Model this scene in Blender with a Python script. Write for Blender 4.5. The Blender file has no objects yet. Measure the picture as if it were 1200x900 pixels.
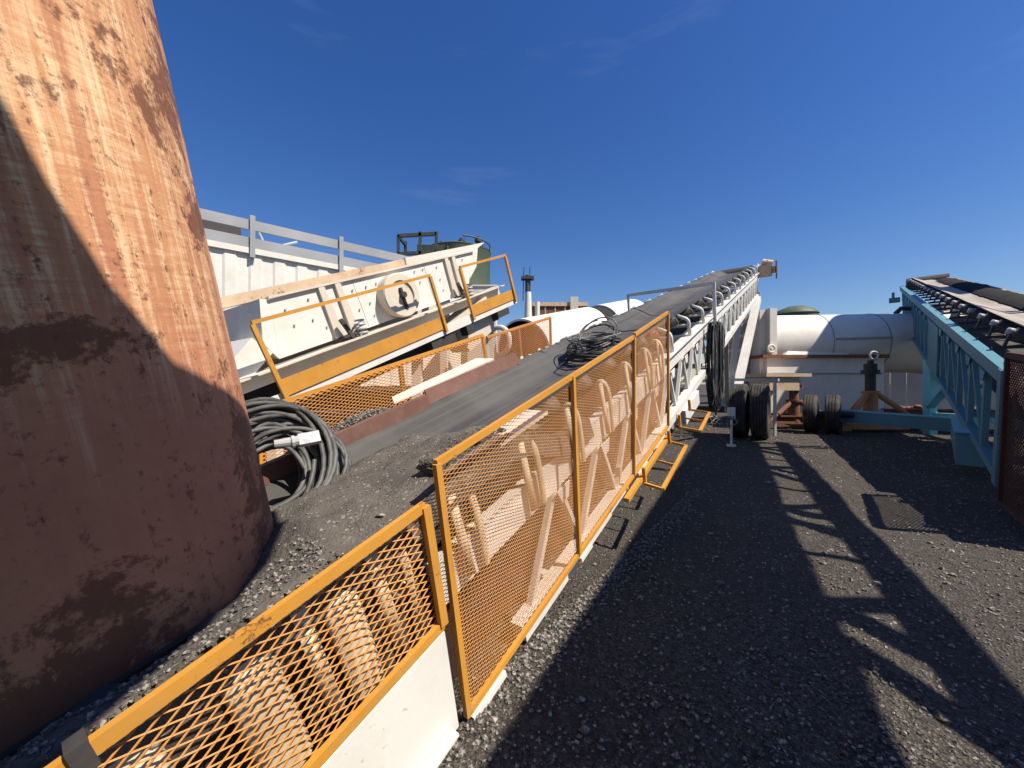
import bpy, math, random
from mathutils import Vector as V, Matrix, noise
R = math.radians
random.seed(7)
sc = bpy.context.scene
col = sc.collection

# ------------------------------------------------------------------ camera, sky, sun, exposure
CAMH = 1.05
cam_d = bpy.data.cameras.new('camera'); cam = bpy.data.objects.new('camera', cam_d); col.objects.link(cam)
cam.location = (0, 0, CAMH); cam.rotation_euler = (R(90), 0, 0)
cam_d.sensor_width = 36; cam_d.lens = 13.5; cam_d.clip_start = .02; cam_d.clip_end = 3000
sc.camera = cam

SX, SY = -.60, .35                       # shadow displacement per metre of height
sun_el = math.atan(1 / math.hypot(SX, SY)); to_sun = V((-SX, -SY, 1)).normalized()
sun_az = math.atan2(-SX, -SY)            # clockwise from +Y
sd = bpy.data.lights.new('sun', 'SUN'); sd.energy = 5.0; sd.angle = R(.4); sd.color = (1, .91, .77)
so = bpy.data.objects.new('sun', sd); col.objects.link(so)
so.rotation_euler = to_sun.to_track_quat('Z', 'Y').to_euler(); so.location = (20, -12, 30)

w = bpy.data.worlds.new('World'); sc.world = w; w.use_nodes = True
nt = w.node_tree; nt.nodes.clear()
out = nt.nodes.new('ShaderNodeOutputWorld'); bg = nt.nodes.new('ShaderNodeBackground'); sky = nt.nodes.new('ShaderNodeTexSky')
sky.sky_type = 'NISHITA'; sky.sun_disc = False; sky.sun_elevation = sun_el; sky.sun_rotation = sun_az
sky.altitude = 300; sky.air_density = 1.3; sky.dust_density = .5; sky.ozone_density = 5.0
bg.inputs['Strength'].default_value = .076
tc = nt.nodes.new('ShaderNodeTexCoord'); mp = nt.nodes.new('ShaderNodeMapping'); mp.inputs['Scale'].default_value = (1.2, 2.2, 9)
mp.inputs['Rotation'].default_value = (.12, .1, .5)
nz = nt.nodes.new('ShaderNodeTexNoise'); nz.inputs['Scale'].default_value = 1.6; nz.inputs['Detail'].default_value = 7; nz.inputs['Roughness'].default_value = .6
cr = nt.nodes.new('ShaderNodeValToRGB'); cr.color_ramp.elements[0].position = .6; cr.color_ramp.elements[1].position = .95
cr.color_ramp.elements[0].color = (0, 0, 0, 1); cr.color_ramp.elements[1].color = (.13, .13, .13, 1)
mx = nt.nodes.new('ShaderNodeMixRGB'); mx.inputs['Color2'].default_value = (6, 7, 8.4, 1)
nt.links.new(tc.outputs['Generated'], mp.inputs['Vector']); nt.links.new(mp.outputs[0], nz.inputs['Vector'])
nt.links.new(nz.outputs['Fac'], cr.inputs[0]); nt.links.new(cr.outputs[0], mx.inputs['Fac'])
hs = nt.nodes.new('ShaderNodeHueSaturation'); hs.inputs['Saturation'].default_value = 1.28; hs.inputs['Hue'].default_value = .516; nt.links.new(sky.outputs[0], hs.inputs['Color']); nt.links.new(hs.outputs[0], mx.inputs['Color1']); nt.links.new(mx.outputs[0], bg.inputs['Color']); nt.links.new(bg.outputs[0], out.inputs['Surface'])

sc.view_settings.view_transform = 'Standard'; sc.view_settings.look = 'None'
sc.view_settings.exposure = 0.6; sc.view_settings.gamma = 1; sc.view_settings.use_curve_mapping = False
sc.render.engine = 'CYCLES'
sc.cycles.max_bounces = 6

# ------------------------------------------------------------------ materials
MATS = {}
def rgba(c): return (c[0], c[1], c[2], 1)
class NT:
    def __init__(s, name):
        s.m = bpy.data.materials.new(name); s.m.use_nodes = True; s.t = s.m.node_tree
        s.b = s.t.nodes['Principled BSDF']; MATS[name] = s.m
        s.geo = s.t.nodes.new('ShaderNodeNewGeometry'); s.tc = s.t.nodes.new('ShaderNodeTexCoord')
    def n(s, ty, **k):
        x = s.t.nodes.new('ShaderNode' + ty)
        for a, v in k.items():
            if a in x.inputs: x.inputs[a].default_value = v
            else: setattr(x, a, v)
        return x
    def l(s, a, b): s.t.links.new(a, b)
    def pos(s, scale=(1, 1, 1), obj=False, rot=(0, 0, 0)):
        m = s.n('Mapping'); m.inputs['Scale'].default_value = scale; m.inputs['Rotation'].default_value = rot
        s.l(s.tc.outputs['Object'] if obj else s.geo.outputs['Position'], m.inputs['Vector']); return m.outputs[0]
    def noise(s, scale, detail=5, rough=.6, vec=None, dist=0):
        x = s.n('TexNoise', Scale=scale, Detail=detail, Roughness=rough, Distortion=dist)
        s.l(vec if vec is not None else s.pos(), x.inputs['Vector']); return x.outputs['Fac']
    def vor(s, scale, vec=None, out='Distance'):
        x = s.n('TexVoronoi', Scale=scale); s.l(vec if vec is not None else s.pos(), x.inputs['Vector']); return x.outputs[out]
    def ramp(s, f, stops):
        x = s.n('ValToRGB'); e = x.color_ramp.elements
        while len(e) < len(stops): e.new(.5)
        for i, (p, c) in enumerate(stops):
            e[i].position = p; e[i].color = rgba(c) if not isinstance(c, (int, float)) else (c, c, c, 1)
        s.l(f, x.inputs[0]); return x.outputs[0]
    def mix(s, f, a, b, mode='MIX'):
        x = s.n('MixRGB', blend_type=mode)
        for i, v in (('Fac', f), ('Color1', a), ('Color2', b)):
            if isinstance(v, (int, float)): x.inputs[i].default_value = v if i == 'Fac' else (v, v, v, 1)
            elif isinstance(v, tuple): x.inputs[i].default_value = rgba(v)
            else: s.l(v, x.inputs[i])
        return x.outputs[0]
    def bump(s, h, strength=.3, dist=.01):
        x = s.n('Bump', Strength=strength, Distance=dist); s.l(h, x.inputs['Height']); s.l(x.outputs[0], s.b.inputs['Normal'])
    def fin(s, c=None, rough=.6, metal=0, spec=.4):
        if c is not None:
            if isinstance(c, tuple): s.b.inputs['Base Color'].default_value = rgba(c)
            else: s.l(c, s.b.inputs['Base Color'])
        if isinstance(rough, (int, float)): s.b.inputs['Roughness'].default_value = rough
        else: s.l(rough, s.b.inputs['Roughness'])
        s.b.inputs['Metallic'].default_value = metal; s.b.inputs['Specular IOR Level'].default_value = spec
        return s.m

def painted(name, c, rust=(.11, .045, .022), amount=.12, rough=.5, scale=9, dust=.25, dustc=(.22, .19, .16), dark=.75):
    """weathered paint: slow tone drift, dust film, rust chips"""
    s = NT(name)
    big = s.noise(scale * .22, 4)
    c1 = s.mix(s.ramp(big, [(.3, 0.), (.7, 1.)]), tuple(x * dark for x in c), c)
    d = s.ramp(s.noise(scale * .7, 6, .7), [(.45, 0.), (.75, dust)])
    c2 = s.mix(d, c1, dustc)
    fine = s.noise(scale * 3.2, 8, .72, dist=.4)
    lo = 1 - amount
    r = s.ramp(s.mix(.5, fine, s.noise(scale * .5, 5, .6)), [(.50 + .16 * lo, 0.), (.54 + .16 * lo, 1.)])
    c3 = s.mix(r, c2, s.mix(s.noise(40, 3), rust, tuple(x * 2.1 for x in rust)))
    s.bump(s.mix(.5, fine, s.noise(60, 3)), .18, .004)
    return s.fin(c3, s.ramp(fine, [(.3, rough - .1), (.7, rough + .2)]))

painted('orange_paint', (.58, .265, .032), amount=.42, rough=.55, scale=16, dust=.32, dustc=(.42, .27, .13), dark=.8)
painted('orange_mesh_paint', (.54, .235, .05), amount=.2, rough=.55, scale=16, dust=.3, dustc=(.5, .36, .22), dark=.8)
painted('rusty_mesh_paint', (.50, .20, .06), amount=.45, rough=.7, scale=16, dust=.3)
painted('white_paint', (.70, .675, .62), amount=.09, rough=.62, scale=6, dust=.34, dustc=(.45, .40, .33), dark=.9)
painted('white_truss_paint', (.70, .685, .65), amount=.12, rough=.45, scale=12, dust=.3, dustc=(.35, .31, .27), dark=.85)
painted('cream_paint', (.64, .58, .48), amount=.10, rough=.5, scale=7, dust=.35, dustc=(.5, .4, .3), dark=.88)
painted('cream_rust_paint', (.66, .50, .34), amount=.55, rough=.7, scale=7, dust=.45, dustc=(.35, .2, .12), dark=.8)
painted('idler_paint', (.68, .58, .42), amount=.35, rough=.65, scale=20, dust=.6, dustc=(.36, .25, .15), dark=.7)
painted('blue_paint', (.10, .27, .35), amount=.10, rough=.45, scale=9, dust=.28, dustc=(.25, .27, .26), dark=.85)
painted('sunlit_blue_paint', (.17, .55, .66), amount=.08, rough=.45, scale=9, dust=.15, dark=.9)  # lighter copy of the blue: sun on the legs put into the colour
painted('green_paint', (.075, .105, .06), amount=.07, rough=.55, scale=1.2, dust=.3, dustc=(.2, .21, .16), dark=.8)
painted('dark_green_paint', (.035, .05, .04), amount=.1, rough=.6, scale=4)
painted('grey_paint', (.33, .34, .36), amount=.06, rough=.5, scale=4, dust=.2)
painted('brown_paint', (.17, .085, .065), amount=.3, rough=.6, scale=14, dust=.25, dustc=(.3, .22, .17), dark=.8)
painted('rust_steel', (.20, .085, .045), amount=.6, rough=.8, scale=12, dust=.4, dustc=(.28, .16, .1))
painted('jack_paint', (.50, .24, .10), amount=.4, rough=.7, scale=14, dust=.4, dustc=(.4, .28, .18))
painted('dark_steel', (.05, .045, .045), amount=.25, rough=.6, scale=14, dust=.3, dustc=(.12, .1, .09))
painted('galvanised', (.50, .51, .52), amount=.04, rough=.4, scale=10, dust=.25)
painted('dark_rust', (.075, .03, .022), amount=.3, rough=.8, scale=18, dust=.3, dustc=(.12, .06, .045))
painted('maroon_roller', (.14, .02, .02), amount=.2, rough=.5, scale=20)

def belt_mat(name, c, c2, axis_rot):
    s = NT(name)
    v = s.pos((1, 1, 1), rot=(0, 0, axis_rot))
    m = s.n('Mapping'); m.inputs['Scale'].default_value = (30, .35, .35); s.l(v, m.inputs['Vector'])
    st = s.noise(1, 5, .6, m.outputs[0]); bl = s.noise(1.4, 5, .65)
    cc = s.mix(s.ramp(st, [(.35, 0.), (.65, 1.)]), c, c2)
    cc = s.mix(s.ramp(bl, [(.42, 0.), (.7, .55)]), cc, tuple(x * 1.7 for x in c2))
    s.bump(s.mix(.5, st, s.noise(90, 3)), .25, .004)
    return s.fin(cc, .62)
belt_mat('belt_rubber', (.036, .035, .034), (.075, .072, .067), R(37.07))
belt_mat('dusty_belt_rubber', (.20, .175, .15), (.30, .265, .22), R(42.5))

s = NT('cable_rubber'); s.bump(s.noise(300, 2), .1, .001)
s.fin(s.mix(s.ramp(s.noise(14, 4), [(.35, 0.), (.7, 1.)]), (.045, .047, .047), (.13, .13, .125)), .55)
s = NT('black_cable'); s.fin(s.mix(s.noise(9, 4), (.012, .012, .012), (.05, .05, .05)), .5)
s = NT('grey_cable'); s.fin(s.mix(s.ramp(s.noise(8, 3), [(.4, 0.), (.6, 1.)]), (.03, .03, .03), (.22, .22, .215)), .5)
s = NT('tyre_rubber'); s.bump(s.noise(80, 3), .2, .003)
s.fin(s.mix(s.ramp(s.noise(6, 5), [(.4, 0.), (.7, 1.)]), (.022, .021, .02), (.075, .068, .06)), .8)
s = NT('tag_paper'); s.fin(s.mix(s.ramp(s.noise(45, 2), [(.5, 0.), (.62, .4)]), (.46, .46, .49), (.16, .12, .15)), .6)
s = NT('chrome'); s.fin((.6, .6, .6), .25, 1)
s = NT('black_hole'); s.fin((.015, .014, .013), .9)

# rust of the big pipe: dark rust skin, scraped primer and pale mill streaks along the axis
s = NT('rusty_pipe')
ax = s.pos((1, 1, 1), obj=True)
def mapped(sc_):
    m = s.n('Mapping'); m.inputs['Scale'].default_value = sc_; s.l(s.tc.outputs['Object'], m.inputs['Vector']); return m.outputs[0]
st1 = s.noise(1, 7, .66, mapped((24, 24, .8)), .35); st2 = s.noise(1, 6, .7, mapped((46, 46, 2.2)))
hz = s.noise(1, 7, .72, mapped((9, 9, 95)), .25); blotch = s.noise(3.6, 8, .72, ax, .4); speck = s.noise(75, 6, .75, ax, .3); grain = s.noise(150, 4, .6, ax)
base = s.mix(s.ramp(blotch, [(.3, 0.), (.7, 1.)]), (.36, .145, .085), (.45, .20, .115))
prim = s.ramp(s.mix(.45, st1, s.mix(.5, hz, blotch)), [(.38, 0.), (.52, 1.)])
col1 = s.mix(prim, base, s.mix(st2, (.46, .205, .095), (.62, .34, .17)))
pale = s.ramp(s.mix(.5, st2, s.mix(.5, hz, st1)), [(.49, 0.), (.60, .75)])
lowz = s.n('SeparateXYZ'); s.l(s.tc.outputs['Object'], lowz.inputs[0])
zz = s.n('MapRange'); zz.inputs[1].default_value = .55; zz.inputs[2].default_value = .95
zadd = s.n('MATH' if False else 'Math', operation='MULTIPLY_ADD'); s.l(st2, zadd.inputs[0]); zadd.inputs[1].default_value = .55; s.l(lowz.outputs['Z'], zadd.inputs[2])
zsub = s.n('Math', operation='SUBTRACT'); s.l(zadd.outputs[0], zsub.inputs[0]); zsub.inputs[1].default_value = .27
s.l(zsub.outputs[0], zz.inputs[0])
sunlit_zone = zz.outputs[0]  # below this zone the browner tone puts the cast shade into the colour
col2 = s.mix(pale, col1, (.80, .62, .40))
col2 = s.mix(sunlit_zone, s.mix(s.ramp(blotch, [(.35, .1), (.65, .35)]), base, col1), col2)
spk = s.ramp(s.mix(.82, speck, blotch), [(.505, 0.), (.55, .85)])
col3 = s.mix(spk, col2, (.13, .045, .028))
drip = s.ramp(s.mix(.55, s.noise(1, 6, .75, mapped((36, 36, 2.6)), .6), s.noise(42, 5, .7, ax)), [(.55, 0.), (.62, .9)])
col4 = s.mix(drip, col3, (.15, .052, .032))
s.bump(s.mix(.5, s.mix(.5, hz, speck), grain), .35, .004)
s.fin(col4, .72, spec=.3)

# ground: crushed millings
s = NT('ground_millings')
v1 = s.vor(95, out='Color'); v2 = s.vor(240, out='Color'); g1 = s.noise(1.1, 6, .6); g2 = s.noise(28, 6, .7)
def grey(x):
    r = s.n('RGBToBW'); s.l(x, r.inputs[0]); return r.outputs[0]
cc = s.mix(s.ramp(grey(v1), [(.25, 0.), (.8, 1.)]), (.030, .026, .022), (.105, .091, .077))
cc = s.mix(s.ramp(grey(v2), [(.74, 0.), (.85, .8)]), cc, (.23, .20, .165))
cc = s.mix(s.ramp(g1, [(.4, 0.), (.65, .7)]), cc, (.062, .052, .044))
cc = s.mix(s.ramp(g2, [(.35, .6), (.6, 0.)]), cc, (.022, .02, .018))
s.bump(s.mix(.5, s.vor(95), s.mix(.5, s.vor(38), g2)), .9, .02)
s.fin(cc, .88, spec=.25)
s = NT('stone'); 
oi = s.noise(70, 2); s.fin(s.ramp(oi, [(.3, (.045, .041, .037)), (.5, (.11, .10, .09)), (.66, (.36, .32, .27))]), .85)
s = NT('shade_black'); s.bump(s.noise(40, 5), .7, .02); s.fin(s.mix(s.noise(25, 4), (.008, .008, .008), (.035, .033, .031)), .9, spec=.15)  # near-black colour painting the shade on the belt's right wing
s = NT('dirt')
d1 = s.noise(6, 7, .65); d2 = s.noise(55, 6, .7)
cc = s.mix(s.ramp(d1, [(.35, 0.), (.7, 1.)]), (.085, .075, .065), (.145, .129, .111)); cc = s.mix(s.ramp(d2, [(.35, .55), (.55, 0.)]), cc, (.075, .066, .057))
cc = s.mix(s.ramp(grey(s.vor(130, out='Color')), [(.82, 0.), (.9, .6)]), cc, (.34, .31, .27))
s.bump(s.mix(.5, d2, s.vor(120)), .6, .012); s.fin(cc, .92, spec=.2)

# ------------------------------------------------------------------ mesh helpers
class MB:
    def __init__(s): s.v = []; s.f = []
    def add(s, vs, fs):
        o = len(s.v); s.v += [tuple(x) for x in vs]; s.f += [tuple(i + o for i in f) for f in fs]; return s
    def obox(s, c, ax, h):
        """oriented box: centre, three unit axes, three half sizes"""
        c = V(c); vs = [c + ax[0] * (h[0] * i) + ax[1] * (h[1] * j) + ax[2] * (h[2] * k) for i in (-1, 1) for j in (-1, 1) for k in (-1, 1)]
        return s.add(vs, [(0, 1, 3, 2), (4, 6, 7, 5), (0, 4, 5, 1), (2, 3, 7, 6), (0, 2, 6, 4), (1, 5, 7, 3)])
    def box(s, lo, hi):
        c = (V(lo) + V(hi)) / 2; h = (V(hi) - V(lo)) / 2
        return s.obox(c, (V((1, 0, 0)), V((0, 1, 0)), V((0, 0, 1))), h)
    def bar(s, a, b, wd, ht, up=V((0, 0, 1))):
        a = V(a); b = V(b); d = (b - a); L = d.length; d.normalize()
        sd_ = d.cross(up)
        if sd_.length < 1e-4: sd_ = d.cross(V((1, 0, 0)))
        sd_.normalize(); u = sd_.cross(d)
        return s.obox((a + b) / 2, (d, sd_, u), (L / 2, wd / 2, ht / 2))
    def angle(s, a, b, leg, th, u1, u2):
        """L section: two flats meeting along a-b, legs along u1 and u2"""
        a = V(a); b = V(b)
        s.quadbar(a, b, u1, u2, leg, th); s.quadbar(a + u2 * th, b + u2 * th, u2, u1, leg - th, th); return s
    def quadbar(s, a, b, u, t, wd, th):
        a = V(a); b = V(b); vs = [a, a + u * wd, a + u * wd + t * th, a + t * th, b, b + u * wd, b + u * wd + t * th, b + t * th]
        return s.add(vs, [(0, 3, 2, 1), (4, 5, 6, 7), (0, 1, 5, 4), (1, 2, 6, 5), (2, 3, 7, 6), (3, 0, 4, 7)])
    def tube(s, pts, r, seg=8, closed=False, caps=True, rr=None):
        pts = [V(p) for p in pts]; n = len(pts); vs = []; fs = []
        t0 = (pts[1] - pts[0]).normalized(); up = V((0, 0, 1)) if abs(t0.z) < .9 else V((1, 0, 0))
        u = t0.cross(up).normalized()
        for i, p in enumerate(pts):
            a = pts[(i - 1) % n] if (closed or i) else p; b = pts[(i + 1) % n] if (closed or i < n - 1) else p
            t = (b - a).normalized(); u = (u - t * u.dot(t)).normalized(); w_ = t.cross(u)
            q = rr[i] if rr else r
            for k in range(seg):
                an = 2 * math.pi * k / seg; vs.append(p + u * (math.cos(an) * q) + w_ * (math.sin(an) * q))
        m = n if closed else n - 1
        for i in range(m):
            for k in range(seg):
                a = i * seg + k; b = i * seg + (k + 1) % seg; c = ((i + 1) % n) * seg + (k + 1) % seg; d = ((i + 1) % n) * seg + k
                fs.append((a, b, c, d))
        if caps and not closed:
            fs.append(tuple(range(seg))[::-1]); fs.append(tuple((n - 1) * seg + k for k in range(seg)))
        return s.add(vs, fs)
    def cyl(s, a, b, r, seg=16, r2=None, caps=True):
        return s.tube([a, b], r, seg, caps=caps, rr=[r, r if r2 is None else r2])
    def lathe(s, c, axis, prof, seg=32, u=None):
        """prof: (distance along axis, radius); open profile, first and last rings closed when radius > 0"""
        c = V(c); axis = V(axis).normalized(); u = V(u) if u else (axis.cross(V((0, 0, 1))) if abs(axis.z) < .9 else V((1, 0, 0)))
        u = (u - axis * u.dot(axis)).normalized(); w_ = axis.cross(u); vs = []; fs = []
        for d, r in prof:
            for k in range(seg):
                an = 2 * math.pi * k / seg; vs.append(c + axis * d + u * (r * math.cos(an)) + w_ * (r * math.sin(an)))
        for i in range(len(prof) - 1):
            for k in range(seg):
                fs.append((i * seg + k, i * seg + (k + 1) % seg, (i + 1) * seg + (k + 1) % seg, (i + 1) * seg + k))
        return s.add(vs, fs)
    def prism(s, poly, ex):
        poly = [V(p) for p in poly]; n = len(poly); ex = V(ex); vs = poly + [p + ex for p in poly]
        return s.add(vs, [tuple(range(n))[::-1], tuple(range(n, 2 * n))] + [(i, (i + 1) % n, n + (i + 1) % n, n + i) for i in range(n)])
    def mesh(s, name, mat, smooth=False):
        me = bpy.data.meshes.new(name); me.from_pydata(s.v, [], s.f); me.materials.append(MATS[mat])
        import bmesh
        b = bmesh.new(); b.from_mesh(me); bmesh.ops.recalc_face_normals(b, faces=b.faces); b.to_mesh(me); b.free()
        if smooth:
            for p in me.polygons: p.use_smooth = True
        return me
    def build(s, name, mat, parent=None, smooth=False, sharp=35):
        me = s.mesh(name, mat, smooth); return link(name, me, parent, sharp if smooth else None)
def link(name, me, parent=None, sharp=None, loc=None, label=None):
    o = bpy.data.objects.new(name, me); col.objects.link(o)
    if sharp is not None:
        try: me.set_sharp_from_angle(angle=R(sharp))
        except Exception: pass
    if parent: attach(o, parent)
    if loc is not None: o.location = loc
    if label: o['label'] = label
    return o
def attach(o, parent):
    o.parent = parent
    p = parent; off = V((0, 0, 0))
    while p: off += p.location; p = p.parent if not p.get('_z') else None
    # every parent has no rotation: child data stays in world coordinates
    o.matrix_parent_inverse = Matrix.Translation(-V(parent.matrix_world_loc)) if hasattr(parent, 'matrix_world_loc') else Matrix.Translation(-WL.get(parent.name, V((0, 0, 0))))
WL = {}                                   # world location of every parent that is not at the origin
def thing(name, label, cat, loc=(0, 0, 0), group=None):
    o = bpy.data.objects.new(name, None); col.objects.link(o); o.location = loc; WL[o.name] = V(loc); o.empty_display_size = .2
    o['label'] = label; o['category'] = cat
    if group: o['group'] = group
    return o
def tag(o, label, cat, group=None):
    o['label'] = label; o['category'] = cat
    if group: o['group'] = group
    return o
def structure(o): o['kind'] = 'structure'; return o

class Fr:
    """a machine's own frame: s along its slope, r to the right, w square to the slope; origin at O"""
    def __init__(f, az, inc, O=(0, 0, CAMH)):
        a = R(az); i = R(inc); f.O = V(O)
        f.e1 = V((math.sin(a) * math.cos(i), math.cos(a) * math.cos(i), math.sin(i))); f.n = V((math.cos(a), -math.sin(a), 0)); f.e3 = f.n.cross(f.e1)
        f.ax = (f.e1, f.n, f.e3)
    def p(f, s_, r, w_): return f.O + f.e1 * s_ + f.n * r + f.e3 * w_
    def box(f, m, s_, r, w_):
        """box between ranges"""
        c = f.p((s_[0] + s_[1]) / 2, (r[0] + r[1]) / 2, (w_[0] + w_[1]) / 2)
        return m.obox(c, f.ax, (abs(s_[1] - s_[0]) / 2, abs(r[1] - r[0]) / 2, abs(w_[1] - w_[0]) / 2))

def fbm(p, o=5): return noise.fractal(V(p), .9, 2.1, o)
def rock(rad, sub=0):
    """jagged small stone around the origin: list of verts, faces"""
    g = (1 + 5 ** .5) / 2
    if sub == 0:
        vs = [V(x) for x in ((1, 0, 0), (-1, 0, 0), (0, 1, 0), (0, -1, 0), (0, 0, 1), (0, 0, -1))]
        fs = [(0, 2, 4), (2, 1, 4), (1, 3, 4), (3, 0, 4), (2, 0, 5), (1, 2, 5), (3, 1, 5), (0, 3, 5)]
    else:
        vs = [V(x).normalized() for x in ((-1, g, 0), (1, g, 0), (-1, -g, 0), (1, -g, 0), (0, -1, g), (0, 1, g), (0, -1, -g), (0, 1, -g), (g, 0, -1), (g, 0, 1), (-g, 0, -1), (-g, 0, 1))]
        fs = [(0, 11, 5), (0, 5, 1), (0, 1, 7), (0, 7, 10), (0, 10, 11), (1, 5, 9), (5, 11, 4), (11, 10, 2), (10, 7, 6), (7, 1, 8), (3, 9, 4), (3, 4, 2), (3, 2, 6), (3, 6, 8), (3, 8, 9), (4, 9, 5), (2, 4, 11), (6, 2, 10), (8, 6, 7), (9, 8, 1)]
    q = Matrix.Rotation(random.uniform(0, 6.3), 3, V((random.uniform(-1, 1), random.uniform(-1, 1), random.uniform(-1, 1))).normalized())
    sc_ = V((random.uniform(.7, 1.3), random.uniform(.6, 1.1), random.uniform(.5, .9)))
    out_ = []
    for x in vs:
        y = q @ (x * random.uniform(.75, 1.15)); out_.append(V((y.x * sc_.x, y.y * sc_.y, y.z * sc_.z)) * rad)
    return out_, fs
def expanded(m, bl, br, tl, tr, nx, ny, wd, th, nrm):
    """expanded metal over a quad: real diamond strands"""
    bl, br, tl, tr = map(V, (bl, br, tl, tr)); nrm = V(nrm).normalized()
    def P(a, b):
        q = (bl * (1 - a) + br * a) * (1 - b) + (tl * (1 - a) + tr * a) * b
        return q + nrm * (.012 * math.sin(math.pi * a) * math.sin(math.pi * b) * noise.noise(q * 3.1))
    for j in range(ny):
        for i in range(nx):
            b0 = (j + ((i + j) % 2)) / ny; b1 = (j + ((i + 1 + j) % 2)) / ny
            a = P(i / nx, min(b0, 1)); b = P((i + 1) / nx, min(b1, 1)); d = (b - a).normalized(); sd_ = d.cross(nrm).normalized()
            t = (nrm * .8 + sd_ * .6 * (1 if b1 > b0 else -1)).normalized(); q = t.cross(d)
            o = len(m.v); m.v += [tuple(a + q * wd + t * th), tuple(a - q * wd + t * th), tuple(a - q * wd - t * th), tuple(a + q * wd - t * th),
                                  tuple(b + q * wd + t * th), tuple(b - q * wd + t * th), tuple(b - q * wd - t * th), tuple(b + q * wd - t * th)]
            for k in range(4): m.f.append((o + k, o + (k + 1) % 4, o + 4 + (k + 1) % 4, o + 4 + k))
def g2w(u, v, Y): return V(((u - 600) / 450 * Y, Y, CAMH - (v - 450) / 450 * Y))

# ------------------------------------------------------------------ ground
def gz(x, y): 
    d = math.hypot(x, y)
    if d > 26: return 0
    k = max(0, 1 - d / 26)
    a_ = x * .7979 - y * .6028; rut = -.018 * (math.exp(-((a_ + .05) / .12) ** 2) + math.exp(-((a_ - 1.35) / .14) ** 2)) * (.6 + .6 * noise.noise(V((x * .6, y * .6, 9)))) + .012 * math.exp(-((a_ - .2) / .09) ** 2)
    return k * (rut + .022 * fbm((x * .55, y * .55, 3.1), 3) + .012 * fbm((x * 3.1, y * 3.1, 1.7), 4)) - .012
xs = [-900, -300, -120, -60, -30, -20, -14] + [-10 + i * .14 for i in range(int(24 / .14))] + [14.5, 18, 24, 32, 60, 140, 320, 900]
ys = [-900, -300, -100, -40, -15, -6] + [-3 + i * .07 for i in range(int(9 / .07))] + [6.2 + i * .25 for i in range(40)] + [17, 20, 26, 34, 50, 90, 180, 400, 1200]
m = MB(); nx = len(xs)
m.v = [(x, y, gz(x, y)) for y in ys for x in xs]
m.f = [(j * nx + i, j * nx + i + 1, (j + 1) * nx + i + 1, (j + 1) * nx + i) for j in range(len(ys) - 1) for i in range(nx - 1)]
structure(m.build('ground', 'ground_millings', smooth=True, sharp=80))
W0 = V((-.665, .502, 0)); D0 = V((.6028, .7979, 0)); N0 = V((.7979, -.6028, 0))      # line of the mesh guard on the ground
m = MB()
for i in range(16000):
    Y = .75 + 9.5 * random.random() ** 1.9; X = random.uniform(-.6, 1.42) * max(Y, .9) + random.uniform(-.1, .1)
    rad = random.uniform(.003, .008) * (1 + .25 * Y)
    if random.random() < .025: rad *= random.uniform(1.5, 2.3)
    vs, fs = rock(rad); m.add([x + V((X, Y, gz(X, Y) + rad * .25)) for x in vs], fs)
for i in range(2600):
    s_ = random.uniform(.2, 4.2); off = abs(random.gauss(0, .07)); q = W0 + D0 * s_ + N0 * (off - .05); X, Y = q.x, q.y; rad = random.uniform(.004, .014)
    vs, fs = rock(rad); m.add([x + V((X, Y, gz(X, Y) + rad * .3)) for x in vs], fs)
o = m.build('gravel', 'stone'); o['kind'] = 'stuff'; o['label'] = 'loose stone chips scattered over the dark gravel yard'; o['category'] = 'gravel'

# ------------------------------------------------------------------ white belt conveyor
W = Fr(37.07, 17.51)
RC = -1.445; RR, RL = -.92, -1.97         # belt centre, right and left truss sides
wc = thing('belt_conveyor', 'long white truss conveyor with grey belt and orange mesh guards on both sides', 'conveyor', (0, 1.0, 0))
def trough(f, s0, s1, rc, half, wedge, wmid, name, mat, parent, th=.012, step=.5, wob=.006, tilt=0):
    prof = [(-half, wedge), (-half * .8, wedge - (wedge - wmid) * .28), (-half * .45, wmid + .012), (-half * .36, wmid), (0, wmid - .006), (half * .36, wmid), (half * .45, wmid + .012), (half * .8, wedge - (wedge - wmid) * .28), (half, wedge)]
    prof = [(a, b + tilt * max(0, a / half)) for a, b in prof]
    m = MB(); n = int((s1 - s0) / step) + 1; k = len(prof)
    for i in range(n + 1):
        s_ = s0 + (s1 - s0) * i / n; sag = 0
        for dr, ww in prof: m.v.append(tuple(f.p(s_, rc + dr + wob * fbm((s_, dr, 5)), ww + sag + wob * fbm((s_ * 1.3, dr * 3, 9)))))
        for dr, ww in prof: m.v.append(tuple(f.p(s_, rc + dr, ww + sag - th)))
    for i in range(n):
        for j in range(k - 1):
            a = i * 2 * k + j; b = a + 2 * k
            m.f += [(a, a + 1, b + 1, b), (a + k + 1, a + k, b + k, b + k + 1)]
        a = i * 2 * k; b = a + 2 * k
        m.f += [(a, b, b + k, a + k), (a + k - 1, a + 2 * k - 1, b + 2 * k - 1, b + k - 1)]
    return m.build(name, mat, parent, smooth=True, sharp=60)
trough(W, -.55, 12.25, RC, .40, -.575, -.70, 'belt', 'belt_rubber', wc)
m = MB(); W.box(m, (-.4, 12.1), (RC - .38, RC + .38), (-1.16, -1.15)); m.build('return_belt', 'belt_rubber', wc)
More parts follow.
